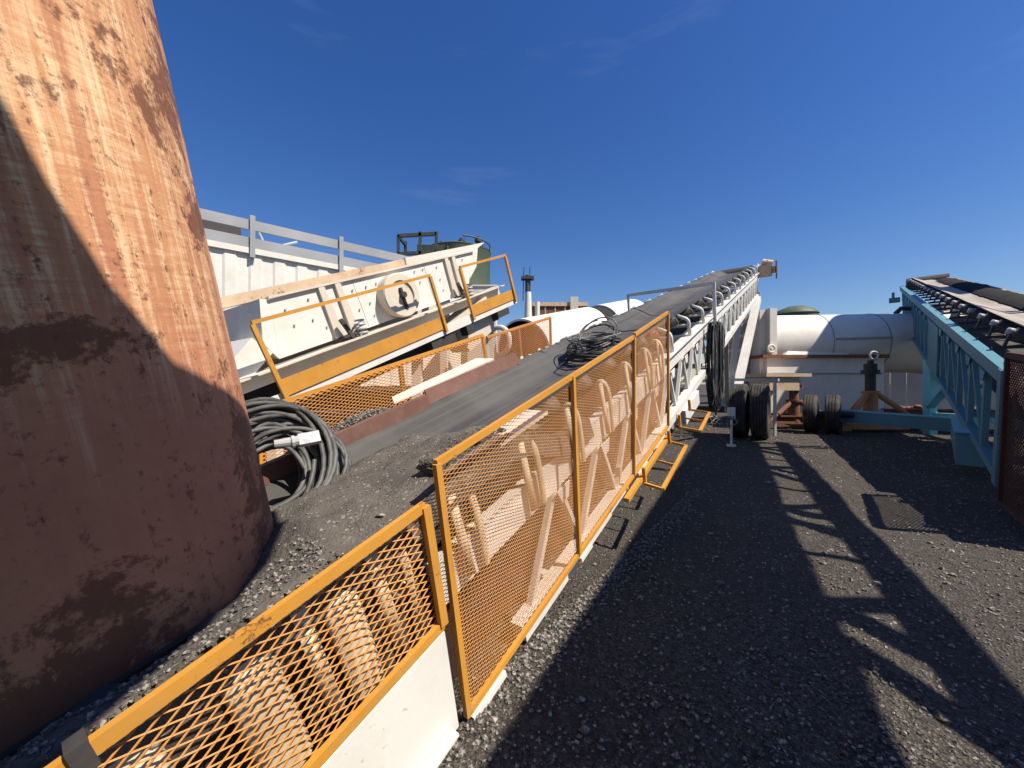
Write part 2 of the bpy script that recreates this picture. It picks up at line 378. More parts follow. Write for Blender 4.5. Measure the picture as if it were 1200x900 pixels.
for rr_ in (RR, RL):
    sg = 1 if rr_ == RR else -1
    m = MB(); W.box(m, (.6, 12.35), (rr_ - .02 * sg - .022, rr_ - .02 * sg + .022), (-.94, -.80)); W.box(m, (.6, 3.2), (rr_ - .05, rr_ + .005), (-.8, -.788)); W.box(m, (3.2, 12.35), (rr_ - .05, rr_ + .05), (-.8, -.788)); m.build('top_chord', 'white_truss_paint', wc)
    m = MB(); W.box(m, (.9, 12.3), (rr_ - .035, rr_ + .035), (-1.375, -1.305)); m.build('bottom_chord', 'white_truss_paint', wc)
# web members
mesh_d = MB().bar(W.p(0, RR - .01, -1.33), W.p(.36, RR - .01, -.9), .028, .028, W.n).mesh('web', 'white_truss_paint')
mesh_u = MB().bar(W.p(.36, RR - .012, -.9), W.p(.5, RR - .012, -1.33), .024, .024, W.n).mesh('web', 'white_truss_paint')
for k in range(22):
    for side in (0, RL - RR):
        link('web_member', mesh_d, wc, loc=W.e1 * (1.0 + k * .5) + W.n * side)
        link('web_member', mesh_u, wc, loc=W.e1 * (1.0 + k * .5) + W.n * side)
mesh_c = MB(); mesh_c.bar(W.p(0, RR - .05, -1.34), W.p(0, RL + .05, -1.34), .05, .05); mesh_c = mesh_c.mesh('cross', 'white_truss_paint')
mesh_c2 = MB(); mesh_c2.bar(W.p(0, RR - .05, -.86), W.p(0, RL + .05, -.86), .045, .045); mesh_c2 = mesh_c2.mesh('cross', 'white_truss_paint')
for k in range(12):
    link('cross_member', mesh_c, wc, loc=W.e1 * (1.2 + k * .95)); link('cross_member', mesh_c2, wc, loc=W.e1 * (1.4 + k * .95))
# idler stands: gooseneck straps with three rollers each
def goose_mesh(wd, mat, straight):
    m = MB()
    for sg, r0 in ((1, RR), (-1, RL)):
        path = [(r0 + .022 * sg, -.92), (r0 + .028 * sg, -.80), (r0 + .028 * sg, -.70), (r0 + .022 * sg, -.66), (r0 + .01 * sg, -.63), (r0 - .008 * sg, -.612), (r0 - .028 * sg, -.612), (r0 - .045 * sg, -.635)]
        o = len(m.v); K = 10; N = len(path)
        for i, q in enumerate(path):
            p_, n_ = path[max(0, i - 1)], path[min(N - 1, i + 1)]; tg_ = (W.n * (n_[0] - p_[0]) + W.e3 * (n_[1] - p_[1])).normalized(); nn = tg_.cross(W.e1)
            for k in range(K):
                an = 2 * math.pi * k / K; m.v.append(tuple(W.p(0, q[0], q[1]) + W.e1 * (wd / 2 * math.cos(an)) + nn * (max(.011, wd * .2) * math.sin(an))))
        for i in range(N - 1):
            for k in range(K): m.f.append((o + i * K + k, o + i * K + (k + 1) % K, o + (i + 1) * K + (k + 1) % K, o + (i + 1) * K + k))
        if straight: m.bar(W.p(-.085, r0 + .03 * sg, -.90), W.p(-.085, r0 + .02 * sg, -.60), .034, .012, W.n)
    m.bar(W.p(0, RR, -.795), W.p(0, RL, -.795), .06, .03)
    return m.mesh('idler_frame', mat, True)
def goose_tube():
    m = MB()
    for sg, r0 in ((1, RR), (-1, RL)):
        m.tube([W.p(0, r0 + .02 * sg, -.80), W.p(0, r0 + .02 * sg, -.665), W.p(0, r0 + .014 * sg, -.635), W.p(0, r0 - .005 * sg, -.612), W.p(0, r0 - .085 * sg, -.575)], .017, 8)
    m.bar(W.p(0, RR, -.79), W.p(0, RL, -.79), .05, .03)
    return m.mesh('idler_frame', 'white_truss_paint', True)
ga = goose_mesh(.10, 'idler_paint', False); gs = goose_mesh(.09, 'idler_paint', True); gc = goose_mesh(.034, 'idler_paint', True); gb = goose_tube()
rol = []
for (ra, wa, rb, wb) in ((RR - .10, -.615, RC + .16, -.76), (RC + .15, -.772, RC - .15, -.772), (RC - .16, -.76, RL + .10, -.615)):
    rol.append(MB().cyl(W.p(0, ra, wa), W.p(0, rb, wb), .052, 14).mesh('roller', 'dark_steel', True))
rolm = MB().cyl(W.p(0, RR - .10, -.615), W.p(0, RC + .16, -.76), .055, 14).mesh('roller', 'maroon_roller', True)
stations = [(-.26, ga), (-.08, ga), (.11, ga), (.31, gs), (.50, gc), (.80, gc), (1.2, gc), (1.6, gc), (2.0, gc), (2.4, gc), (2.8, gc), (3.1, gc)] + [(3.42 + .69 * k, gb) for k in range(13)]
for i, (s_, me) in enumerate(stations):
    fo = link('idler_frame', me, wc, loc=W.e1 * s_)
    for j, rm in enumerate(rol):
        ro = bpy.data.objects.new('roller', rolm if (i == 12 and j == 0) else rm); col.objects.link(ro); ro.parent = fo
# guard panels on the right
GR = -.833
def guard(name, f, r, bl, br, tl, tr, posts, nx, ny, wd, matf, matm, parent, lab=None, fw=.034, sgn=1, s_strand=.0017):
    """bl.. are (s, w); posts: fractions where uprights stand"""
    P = lambda q, dr=0: f.p(q[0], r + dr * sgn, q[1])
    m = MB(); nrm = f.n
    def mixq(a, b, t): return (a[0] * (1 - t) + b[0] * t, a[1] * (1 - t) + b[1] * t)
    m.bar(P(tl), P(tr), .016, fw, f.e3)
    mb_ = MB(); mb_.bar(P(bl), P(br), .016, fw * .9, f.e3)
    fr = m.build(name, matf, parent); mb_.build('bottom_rail', matf, fr)
    for t in posts:
        a = mixq(bl, br, t); b = mixq(tl, tr, t); mm = MB(); e = .012 if t in (0, 1) else 0
        mm.bar(P(a, .004), P(b, .004), .018, fw * .95, f.e1 if abs(f.e1.z) < .9 else f.n); mm.build('guard_post', matf, fr)
    mm = MB(); expanded(mm, P(bl, -.012), P(br, -.012), P(tl, -.012), P(tr, -.012), nx, ny, wd, s_strand, f.n * sgn)
    mm.build('wire_mesh', matm, fr)
    if lab: fr['label'] = lab
    return fr
guard('guard_panel', W, GR, (-.36, -.895), (.522, -.895), (-.36, -.532), (.566, -.532), (0, 1), 40, 32, .0014, 'orange_paint', 'orange_mesh_paint', wc, 'low orange mesh guard above white side plate', .027)
guard('guard_panel', W, GR, (.52, -1.245), (2.07, -1.245), (.64, -.44), (2.328, -.43), (0, .505, 1), 98, 124, .0008, 'orange_paint', 'orange_mesh_paint', wc, 'tall orange mesh guard in front of the idlers', .022, s_strand=.0006)
guard('guard_panel', W, GR + .002, (2.09, -1.245), (2.86, -1.245), (2.348, -.42), (3.12, -.405), (1,), 48, 124, .0008, 'orange_paint', 'orange_mesh_paint', wc, 'end section of the orange mesh guard', .022, s_strand=.0006)
m = MB(); W.box(m, (-.108, -.085), (GR - .02, GR + .016), (-.556, -.508)); m.build('clip', 'dark_steel', wc)
# left guard seen across the belt
guard('guard_panel', W, -2.16, (.55, -.9), (2.42, -.9), (.7, -.36), (2.46, -.345), (0, .5, 1), 80, 56, .0015, 'orange_paint', 'orange_mesh_paint', wc, 'orange mesh guard on the far side of the belt', .034, -1)
guard('guard_panel', W, -2.16, (2.47, -.9), (3.46, -.9), (2.5, -.372), (3.6, -.385), (.45, 1), 46, 56, .0015, 'orange_mesh_paint', 'rusty_mesh_paint', wc, 'faded rusty end of the far mesh guard', .026, -1)
m = MB(); W.box(m, (.2, 2.4), (-2.15, -2.13), (-.74, -.66)); m.build('far_side_rail', 'orange_paint', wc)
# white side plate under the low guard, feet and step frame
m = MB(); m.prism([W.p(-.4, GR + .008, -.915), W.p(.518, GR + .008, -.915), W.p(.478, GR + .008, -1.232), W.p(-.4, GR + .008, -1.17)], W.n * -.02)
pl = m.build('side_plate', 'white_paint', wc)
m = MB(); W.box(m, (.1, .45), (GR + .012, GR + .045), (-1.205, -1.195)); m.build('ledge', 'white_paint', pl)
for s0, s1 in ((.53, .70), (1.30, 1.42), (2.13, 2.3)):
    m = MB(); W.box(m, (s0, s1), (GR - .02, GR + .015), (-1.285, -1.262)); m.build('foot_plate', 'white_paint', wc)
m = MB(); W.box(m, (1.85, 2.75), (GR + .015, GR + .045), (-1.295, -1.27)); m.build('lower_rail', 'orange_paint', wc)
def stepframe(s0, s1, ro):
    m = MB(); z = -1.31
    a = [W.p(s0, GR + .05, z), W.p(s0, GR + ro, z - .02), W.p(s1, GR + ro, z - .02), W.p(s1, GR + .05, z)]
    for p, q in zip(a[:-1], a[1:]): m.bar(p, q, .022, .016)
    t = lambda k, d: a[1] * (1 - k) + a[2] * k if d else a[0] * (1 - k) + a[3] * k
    m.bar(t(.5, 0), t(.5, 1), .018, .014)
    m.bar(W.p(s0 + .02, GR + .05, z), W.p(s0 + .02, GR + .05, z + .1), .02, .02); m.bar(W.p(s1 - .02, GR + .05, z), W.p(s1 - .02, GR + .05, z + .1), .02, .02)
    return m.build('step_frame', 'orange_paint', wc)
stepframe(2.1, 2.72, .16); stepframe(3.0, 3.4, .2)
# skirts and hopper edges
m = MB(); W.box(m, (.45, 1.44), (-1.80, -1.79), (-.70, -.53)); W.box(m, (.45, 1.44), (-1.83, -1.79), (-.53, -.522)); m.build('skirt_board', 'brown_paint', wc)
m = MB(); m.prism([W.p(1.46, -1.80, -.70), W.p(2.5, -1.80, -.68), W.p(2.42, -1.84, -.5), W.p(1.46, -1.84, -.5)], W.n * .01); m.build('skirt_board', 'brown_paint', wc)
m = MB(); m.prism([W.p(1.25, -1.86, -.515), W.p(2.2, -1.87, -.50), W.p(2.1, -1.96, -.47), W.p(1.3, -1.94, -.50)], W.e3 * .01); m.build('hopper_flange', 'cream_paint', wc)
m = MB(); W.box(m, (1.0, 1.35), (-1.02, -.90), (-.565, -.55)); m.build('hopper_flange', 'cream_paint', wc)
m = MB(); W.box(m, (-.6, -.58), (RL, RR), (-1.1, -.5)); m.build('tail_plate', 'dark_steel', wc)
m = MB(); W.box(m, (-.57, 1.3), (-.915, -.907), (-.72, -.60)); m.build('skirt_board', 'dark_steel', wc)
m = MB(); W.box(m, (-.57, .58), (-1.0, -.985), (-1.2, -.64)); m.build('dark_backing', 'dark_steel', wc)  # dark sheet added to keep the space behind the straps black
m = MB(); W.box(m, (.6, 3.1), (-1.0, -.985), (-1.29, -.66)); m.build('dark_backing', 'dark_rust', wc)  # added backing, rust-brown and dark, for the shade behind the mesh
m = MB(); m.cyl(W.p(-.35, RR - .1, -.92), W.p(-.35, RL + .1, -.92), .18, 24); m.build('tail_pulley', 'dark_steel', wc, True)
gus = MB().prism([W.p(-.06, RR + .026, -.93), W.p(.06, RR + .026, -.93), W.p(.03, RR + .026, -1.0), W.p(-.03, RR + .026, -1.0)], W.n * .006).mesh('gusset', 'white_truss_paint')
for k in range(22): link('gusset', gus, wc, loc=W.e1 * (1.36 + k * .5))
# gate frame over the belt
m = MB()
m.bar(W.p(5.36, -.86, -.40), W.p(5.36, -1.93, -.40), .035, .035); m.bar(W.p(5.36, -.86, -.385), W.p(5.16, -.86, -1.9), .035, .035, W.n); m.bar(W.p(5.36, -1.93, -.385), W.p(5.3, -1.93, -.95), .03, .03, W.n)
m.build('gate_frame', 'white_truss_paint', wc)
# head: pulley, end plates, drive
m = MB(); m.cyl(W.p(12.25, RR - .12, -.80), W.p(12.25, RL + .12, -.80), .2, 24); m.build('head_pulley', 'dark_steel', wc, True)
for rr_ in (RR, RL):
    m = MB(); m.prism([W.p(11.95, rr_, -.95), W.p(12.5, rr_, -.98), W.p(12.5, rr_, -.62), W.p(12.1, rr_, -.56), W.p(11.95, rr_, -.75)], W.n * .014); m.build('head_plate', 'white_truss_paint', wc)
m = MB(); W.box(m, (12.05, 12.42), (-.88, -.62), (-.93, -.62)); W.box(m, (12.1, 12.36), (-.62, -.54), (-.86, -.70)); m.cyl(W.p(12.15, -.6, -.62), W.p(12.15, -.82, -.55), .08, 14)
gbx = m.build('drive_gearbox', 'cream_rust_paint', wc)
m = MB(); W.box(m, (12.0, 12.46), (-.53, -.505), (-1.0, -.56)); m.build('guard_cover', 'brown_paint', gbx)
# undercarriage
ux = V((math.cos(R(37.07)), -math.sin(R(37.07)), 0)); fw = V((math.sin(R(37.07)), math.cos(R(37.07)), 0))
AX = V((4.42, 7.16, 0)) - ux * .02 + fw * .45        # right dual pair on the ground
def wheel_mesh(R_, wd, axis, c, treads=5):
    """tyre with grooved tread and rounded shoulders"""
    hw = wd / 2; prof = [(-hw * .55, R_ * .52), (-hw * .92, R_ * .60), (-hw, R_ * .78), (-hw * .97, R_ * .90), (-hw * .86, R_ * .97)]
    n = treads
    for k in range(n):
        a = -hw * .80 + 1.6 * hw * k / n; b = a + 1.6 * hw / n * .72
        prof += [(a, R_), (b, R_), (b + .004, R_ - .014), (a + 1.6 * hw / n - .004, R_ - .014)]
    prof = prof[:-2] + [(hw * .86, R_ * .97), (hw * .97, R_ * .90), (hw, R_ * .78), (hw * .92, R_ * .60), (hw * .55, R_ * .52)]
    ty = MB().lathe(c, axis, prof, 48)
    rm = MB().lathe(c, axis, [(-hw * .55, R_ * .52), (-hw * .5, R_ * .45), (-hw * .1, R_ * .40), (-hw * .1, .07), (hw * .35, .06), (hw * .35, .001)], 32)
    rm.lathe(c, axis, [(hw * .55, R_ * .52), (hw * .5, R_ * .45), (hw * .05, R_ * .42), (hw * .05, .09)], 32)
    return ty, rm
for base, tracks in ((AX, (-.18, .17)), (AX - ux * 1.75, (-.18, .17))):
    for t in tracks:
        c = base + ux * t + V((0, 0, .525)); ty, rm = wheel_mesh(.53, .29, ux, c)
        wo = ty.build('tyre', 'tyre_rubber', wc, True, 40); rm.build('rim', 'white_truss_paint', wo, True)
m = MB(); m.bar(AX + ux * .1 + V((0, 0, .53)), AX - ux * 1.9 + V((0, 0, .53)), .12, .12); m.build('axle', 'dark_steel', wc)
for bs, sg in ((AX, 1), (AX - ux * 1.75, -1)):
    m = MB(); z = V((0, 0, 1.13)); e0 = bs - ux * .45 - fw * .5; e1_ = bs + ux * .42 - fw * .5
    m.bar(e0 + z, e1_ + z, .06, .05); m.bar(e0 + z + fw * 1.0, e1_ + z + fw * 1.0, .06, .05); m.bar(e1_ + z, e1_ + z + fw, .06, .05)
    m.build('fender_frame', 'galvanised', wc)
    m = MB(); m.bar(e1_ + V((0, 0, 1.1)), e1_ + V((0, 0, .12)), .04, .04); m.build('fender_leg', 'galvanised', wc)
    # struts: from the axle up to the truss, and a long one to the head
    rr_ = RR if sg == 1 else RL
    st = bs - ux * .38 * sg - fw * .1
    m = MB(); m.bar(st + V((0, 0, .5)), W.p(8.15, rr_ - .02 * sg, -1.36), .09, .09); m.bar(st + V((0, 0, .55)), W.p(6.6, rr_ - .02 * sg, -1.36), .07, .07); m.build('strut', 'white_truss_paint', wc)
    m = MB(); m.bar(st + ux * .12 * sg + V((0, 0, .6)) - fw * .2, W.p(11.6, rr_ + .02 * sg, -1.40), .15, .13); m.build('long_strut', 'white_truss_paint', wc)
stR = AX - ux * .26 - fw * .3 + V((0, 0, .6)); stL = AX - ux * 1.75 + ux * .26 - fw * .3 + V((0, 0, .6))
hR = W.p(11.6, RR, -1.4); hL = W.p(11.6, RL, -1.4)
mcb = None
for t in (.08, .2, .32, .46, .6, .75):
    m = MB(); m.bar(stR.lerp(hR, t), stL.lerp(hL, t), .07, .07); m.build('strut_brace', 'white_truss_paint', wc)
# stand with plate under the near end of the truss, hitch box
m = MB(); W.box(m, (3.55, 4.15), (RR - .1, RR + .06), (-1.52, -1.38)); m.build('ballast_box', 'white_truss_paint', wc)
m = MB(); c = g2w(857, 483, 6.35); m.box((c.x - .05, c.y - .03, c.z - .1), (c.x + .05, c.y + .03, c.z + .08)); m.cyl((c.x, c.y, c.z), (c.x, c.y, .06), .018, 8); m.cyl((c.x, c.y, .02), (c.x, c.y, .05), .07, 12); m.bar((c.x, c.y, c.z), AX - ux * .3 - fw * .45 + V((0, 0, .55)), .04, .04); m.build('jack_leg', 'white_truss_paint', wc)

# ------------------------------------------------------------------ dirt on the belt tail
def dirt_w(s_, r):
    """height (w) of the heap at belt position"""
    base = -.580 - .035 * max(0, min(1, (-1.05 - r) / .3)) - .055 * max(0, min(1, (-.95 - r) / .12)) * max(0, min(1, (.38 - s_) / .25)) + .02 * fbm((s_ * 3, r * 3, 2)) + .01 * fbm((s_ * 11, r * 11, 4), 4)
    t = max(0, min(1, (r + 1.80 - .10 * fbm((s_ * 3, 1, 7))) / .34)); t = t * t * (3 - 2 * t)               # falls off towards the open belt
    e = max(0, min(1, (1.62 - .5 * max(0, -1.2 - r) - s_ + .14 * fbm((r * 4, 3, 3))) / .5)); e = e * e * (3 - 2 * e)
    back = max(0, min(1, (.62 - s_) / .4))
    h = -.74 + (base + .74 + .03) * max(t * e, back * .96 * min(1, e + .2))
    h += .015 * math.exp(-((s_ - .42) ** 2 + (r + 1.22) ** 2) / .05)
    return h
m = MB(); ns, nr = 120, 60
for i in range(ns + 1):
    for j in range(nr + 1):
        s_ = -.56 + 2.3 * i / ns; r = -1.80 + .91 * j / nr; m.v.append(tuple(W.p(s_, r, dirt_w(s_, r) - (.1 if j == nr else 0))))
m.f = [(i * (nr + 1) + j, i * (nr + 1) + j + 1, (i + 1) * (nr + 1) + j + 1, (i + 1) * (nr + 1) + j) for i in range(ns) for j in range(nr)]
dp = m.build('dirt_heap', 'dirt', smooth=True, sharp=80); tag(dp, 'heap of dry grey dirt on the belt between rusty pipe and orange guard', 'dirt heap')
m = MB()
for i in range(2000):
    k = random.random()
    if k < .55: s_ = random.uniform(-.5, .35); r = random.uniform(-1.1, -.885)
    elif k < .8: s_ = random.uniform(.85, 1.45); r = random.uniform(-1.15, -.89)
    else: s_ = random.uniform(-.1, 1.1); r = random.uniform(-1.5, -.89)
    rad = random.uniform(.002, .008) if k < .8 else random.uniform(.002, .006)
    vs, fs = rock(rad); m.add([x + W.p(s_, r, dirt_w(s_, r) + rad * .3) for x in vs], fs)
o = m.build('loose_gravel', 'stone', dp); o['kind'] = 'stuff'
m = MB()
for i in range(2600):
    s_ = random.gauss(1.12, .17); r = random.uniform(-2.12, -1.83); rad = random.uniform(.006, .014)
    h = -.62 + .10 * math.exp(-((s_ - 1.12) / .25) ** 2) * (1 - (r + 1.9) ** 2 * 8) * random.random() ** .4
    vs, fs = rock(rad); m.add([x + W.p(s_, r, h) for x in vs], fs)
m.prism([W.p(.6, -2.12, -.66), W.p(1.6, -2.12, -.66), W.p(1.6, -1.81, -.66), W.p(.6, -1.81, -.66)], W.e3 * .02)
o = m.build('spilled_gravel', 'stone'); o['kind'] = 'stuff'; o['label'] = 'grey gravel spilled behind the brown skirt board'; o['category'] = 'gravel'
for (s_, r, rad, lab) in ((.74, -.985, .05, 'biggest dark clod of dirt beside the guard corner'), (.98, -1.0, .024, 'crumbly clod at the upper end of the dirt heap'), (1.1, -.97, .02, 'small clod furthest up the belt edge'), (.5, -.95, .012, 'pale pebble on the dirt near the low guard')):
    vs, fs = rock(rad, 1); m = MB(); m.add([W.p(s_, r, dirt_w(s_, r) + rad * .45) + x * 1.0 for x in vs], fs)
    o = m.build('dirt_clod' if rad > .015 else 'pebble', 'dirt' if rad > .015 else 'stone'); tag(o, lab, 'clod' if rad > .015 else 'pebble')
    if rad > .015:
        md = o.modifiers.new('s', 'SUBSURF'); md.levels = md.render_levels = 2; md.subdivision_type = 'SIMPLE'
        tx = bpy.data.textures.new('clod', 'CLOUDS'); tx.noise_scale = .02
        d_ = o.modifiers.new('d', 'DISPLACE'); d_.texture = tx; d_.strength = rad * .5; d_.texture_coords = 'LOCAL'

# ------------------------------------------------------------------ rusty pipe
A = V((-.12, -.158, 1)).normalized(); C0 = V((-1.115, 1.005, CAMH - .67))
m = MB(); prof = [(0.0, .435), (.0, .447)] + sorted([(.02 + i * .06, .45) for i in range(52)])
m.lathe((0, 0, 0), (0, 0, 1), prof, 96, u=(1, 0, 0)); m.lathe((0, 0, 0), (0, 0, 1), [(3.08, .437), (0, .435)], 96, u=(1, 0, 0))
m.v = [(x * (1 + .007 * fbm((x * 2.2, y * 2.2, z * 1.6))), y * (1 + .007 * fbm((x * 2.2, y * 2.2, z * 1.6))), z) for x, y, z in m.v]
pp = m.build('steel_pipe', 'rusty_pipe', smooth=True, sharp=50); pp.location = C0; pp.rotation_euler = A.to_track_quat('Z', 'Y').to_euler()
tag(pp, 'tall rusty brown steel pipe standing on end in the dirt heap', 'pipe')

# ------------------------------------------------------------------ cables
def coil_path(c, a, b, nrm, ra, rb, loops, jit, thick, seed, ppl=30):
    rnd = random.Random(seed); pts = []; n = int(loops * ppl); ph = [rnd.uniform(0, 50) for _ in range(6)]
    for i in range(n):
        t = i / ppl; th = 2 * math.pi * t
        f = 1 + jit * noise.noise(V((t * .73, ph[0], 0))) + jit * .5 * noise.noise(V((t * 2.3, ph[1], 0)))
        g = 1 + jit * noise.noise(V((t * .81, ph[2], 0))) + jit * .5 * noise.noise(V((t * 2.1, ph[3], 0)))
        h = thick * noise.noise(V((t * 1.7, ph[4], 0))) * 1.6
        pts.append(V(c) + a * (ra * f * math.cos(th) + ra * jit * .6 * noise.noise(V((t * .37, ph[5], 2)))) + b * (rb * g * math.sin(th)) + nrm * h)
    return pts
cc_ = g2w(313, 546, 1.50); ca = V((.75, .5, .12)).normalized(); cn = V((.25, -.75, .6)).normalized(); cb = cn.cross(ca)
ck = thing('cable_coil', 'thick grey power cable coiled beside the rusty pipe', 'cable', cc_)
MB().tube(coil_path(cc_, ca, cb, cn, .23, .28, 22, .30, .08, 3), .0098, 7).build('cable', 'cable_rubber', ck, True, 80)
MB().tube(coil_path(cc_ - cn * .03, ca, cb, cn, .20, .24, 19, .45, .08, 11), .0098, 7).build('cable', 'cable_rubber', ck, True, 80)
MB().tube(coil_path(cc_ - cn * .05 - cb * .02, ca, cb, cn, .15, .18, 14, .55, .07, 17), .0098, 7).build('cable', 'cable_rubber', ck, True, 80)
MB().tube(coil_path(cc_ + ca * .05 - cb * .06, ca, cb, cn, .17, .2, 10, .7, .09, 29), .0098, 7).build('cable', 'cable_rubber', ck, True, 80)
c = g2w(363, 514, 1.46); m = MB(); m.obox(c, (ca, cn, cb), (.036, .01, .024)); m.build('paper_tag', 'tag_paper', ck)
m = MB(); m.cyl(c - ca * .115 + cb * .005, c - ca * .035, .014, 10, .02); m.cyl(c - ca * .06, c - ca * .05, .024, 10); m.build('plug', 'galvanised', ck, True)
c = g2w(377, 580, 1.42); m = MB(); m.obox(c, (V((.8, .3, .5)).normalized(), V((.2, -.75, .6)).normalized(), V((-.5, .5, .7)).normalized()), (.02, .003, .02)); m.build('paper_tag', 'tag_paper', ck)

bc = W.p(2.95, RC + .05, -.62)
ck = thing('cable_coil', 'tangled black and grey wire coil lying on the belt', 'cable', bc)
MB().tube(coil_path(bc, W.e1, W.n, W.e3, .21, .21, 11, .4, .06, 21), .0065, 6).build('cable', 'black_cable', ck, True, 80)
MB().tube(coil_path(bc + W.e3 * .05, W.e1, W.n, W.e3, .19, .18, 9, .45, .07, 33), .006, 6).build('cable', 'grey_cable', ck, True, 80)
MB().tube(coil_path(bc + W.e3 * .10 + W.e1 * .08, (W.e1 + W.e3 * .7).normalized(), W.n, W.e3, .16, .17, 3, .3, .03, 45), .006, 6).build('cable', 'grey_cable', ck, True, 80)
MB().tube([bc + W.e1 * a_ + W.n * b_ + W.e3 * (-.045) for a_, b_ in ((-.1, .1), (-.3, .16), (-.46, .1), (-.5, -.02), (-.42, -.14), (-.25, -.17), (-.05, -.12))], .006, 6).build('cable', 'black_cable', ck, True, 80)
ww = [(4.15, -.34, -.60), (4.1, -.25, -.66), (4.02, -.1, -.685), (4.05, .1, -.685), (4.15, .25, -.655), (4.2, .36, -.61)]
tag(MB().tube([W.p(a_, RC + b_, c_ + .012) for a_, b_, c_ in ww], .006, 6).build('wire', 'black_cable', None, True, 80), 'single thin black wire lying across the belt below the gate', 'wire')
hb = W.p(4.95, -.80, -.86)
hk = thing('hanging_cables', 'thick bunch of dark cables hanging from the white truss', 'cable', hb)
for k in range(15):
    rnd = random.Random(k); dx = rnd.uniform(-.11, .12); dr = rnd.uniform(-.02, .07); L = rnd.uniform(.75, 1.1); wd = rnd.uniform(.02, .07); top = hb + V((dx * .8, -.05 + dr, .05))
    hv = V((.85, .3, 0))
    pts = [top + hv * (wd * math.sin(2 * math.pi * i / 26) + .012 * noise.noise(V((i * .35, k, 0)))) + V((0, dr * math.cos(i), 0)) * .2 + V((0, 0, -L / 2 + L / 2 * math.cos(2 * math.pi * i / 26))) for i in range(26)]
    MB().tube(pts, rnd.uniform(.007, .011), 6, closed=True).build('cable', 'grey_cable' if k % 4 == 0 else 'black_cable', hk, True, 80)
for k in range(5):
    rnd = random.Random(50 + k); base = hb + V((0, -.05, -1.0)); pts = [base + V((.12 * math.cos(i * .9 + k) + .03 * k, .06 * math.sin(i * 1.1 + k), .06 * math.sin(i * .7 + 2 * k) - .1)) for i in range(9)]
    MB().tube(pts, .007, 6).build('cable', 'grey_cable', hk, True, 80)

# ------------------------------------------------------------------ vibrating screen
S = Fr(37.2, 23.38); 
sv = thing('vibrating_screen', 'inclined white vibrating screen with round exciter drum and orange handrails', 'screen', (-2.5, 5.5, 0))
SR = -5.5; SLr = -7.0
m = MB(); m.prism([S.p(2.12, SR, -.56), S.p(6.0, SR, -.56), S.p(6.52, SR, .25), S.p(2.32, SR, .19)], S.n * .014); sp = m.build('side_plate', 'white_paint', sv)
m = MB(); m.prism([S.p(2.12, SLr, -.56), S.p(6.0, SLr, -.56), S.p(6.52, SLr, .25), S.p(2.32, SLr, .19)], S.n * .014); m.build('side_plate', 'cream_paint', sv)
m = MB(); S.box(m, (2.3, 6.5), (SR - .03, SR + .06), (.195, .225)); m.build('top_flange', 'cream_paint', sv)
m = MB(); S.box(m, (2.1, 6.1), (SLr + .02, SR - .01), (-.2, -.17)); m.build('screen_deck', 'rust_steel', sv)
m = MB(); m.prism([S.p(2.02, SR + .03, -.3), S.p(2.12, SR + .01, -.55), S.p(2.33, SR + .01, .18), S.p(2.2, SR + .03, .22)], S.n * -1.5); m.build('feed_end', 'white_paint', sv)
# stiffeners and bolts
for s_ in (3.02, 3.28, 5.62, 5.82):
    m = MB(); m.prism([S.p(s_ - .07, SR + .015, -.55), S.p(s_ + .07, SR + .015, -.55), S.p(s_ + .045, SR + .015, .19), S.p(s_ - .045, SR + .015, .19)], S.n * .05); m.build('stiffener', 'cream_paint', sp)
bm_ = MB().cyl(S.p(0, SR + .014, 0), S.p(0, SR + .04, 0), .013, 8).mesh('bolt', 'galvanised')
bolts = [(2.45, .02), (2.48, -.2), (2.8, .08), (2.75, -.2), (3.5, .05), (3.5, -.25), (3.75, .05), (3.72, -.2), (3.72, -.4), (3.95, .06), (4.35, .1), (4.6, .06), (4.8, .1), (4.85, -.1), (5.0, .1), (5.1, -.2), (5.1, -.4), (5.35, .08), (5.35, -.15), (5.35, -.35), (6.1, .1), (2.9, -.35), (3.5, -.45)]
for a_, b_ in bolts: link('bolt', bm_, sp, loc=S.e1 * a_ + S.e3 * b_)
for a_ in (3.55, 5.05):
    m = MB(); S.box(m, (a_, a_ + .006), (SR + .012, SR + .017), (-.54, .18)); m.build('seam', 'grey_paint', sp)
# exciter drum
m = MB(); c = S.p(4.23, SR, -.22)
m.lathe(c, S.n, [(0, .36), (.2, .36), (.22, .345), (.22, .24), (.19, .235), (.19, .03), (.19, .001)], 40); dr_ = m.build('exciter_drum', 'cream_paint', sv, True)
m = MB(); S.box(m, (4.21, 4.25), (SR + .19, SR + .235), (-.46, -.1)); m.cyl(c + S.n * .19, c + S.n * .27, .05, 14); m.build('shaft_cover', 'dark_steel', dr_)
# springs
for s_ in (3.15, 5.72):
    base = S.p(s_, SR + .17, -.66)
    m = MB(); m.bar(base + S.e3 * .02, base + S.e3 * .36 - S.e1 * .1, .05, .05, S.n); m.bar(base + S.e3 * .1 - S.n * .15, base + S.e3 * .1 + S.n * .02, .3, .03, S.e3); m.build('spring_bracket', 'dark_steel', sv)
    m = MB(); pts = [base + S.e1 * (.17 + .07 * math.cos(i * .6)) + S.n * (.07 * math.sin(i * .6)) + S.e3 * (.006 * i) for i in range(48)]
    m.tube(pts, .017, 6); m.build('spring', 'galvanised', sv, True)
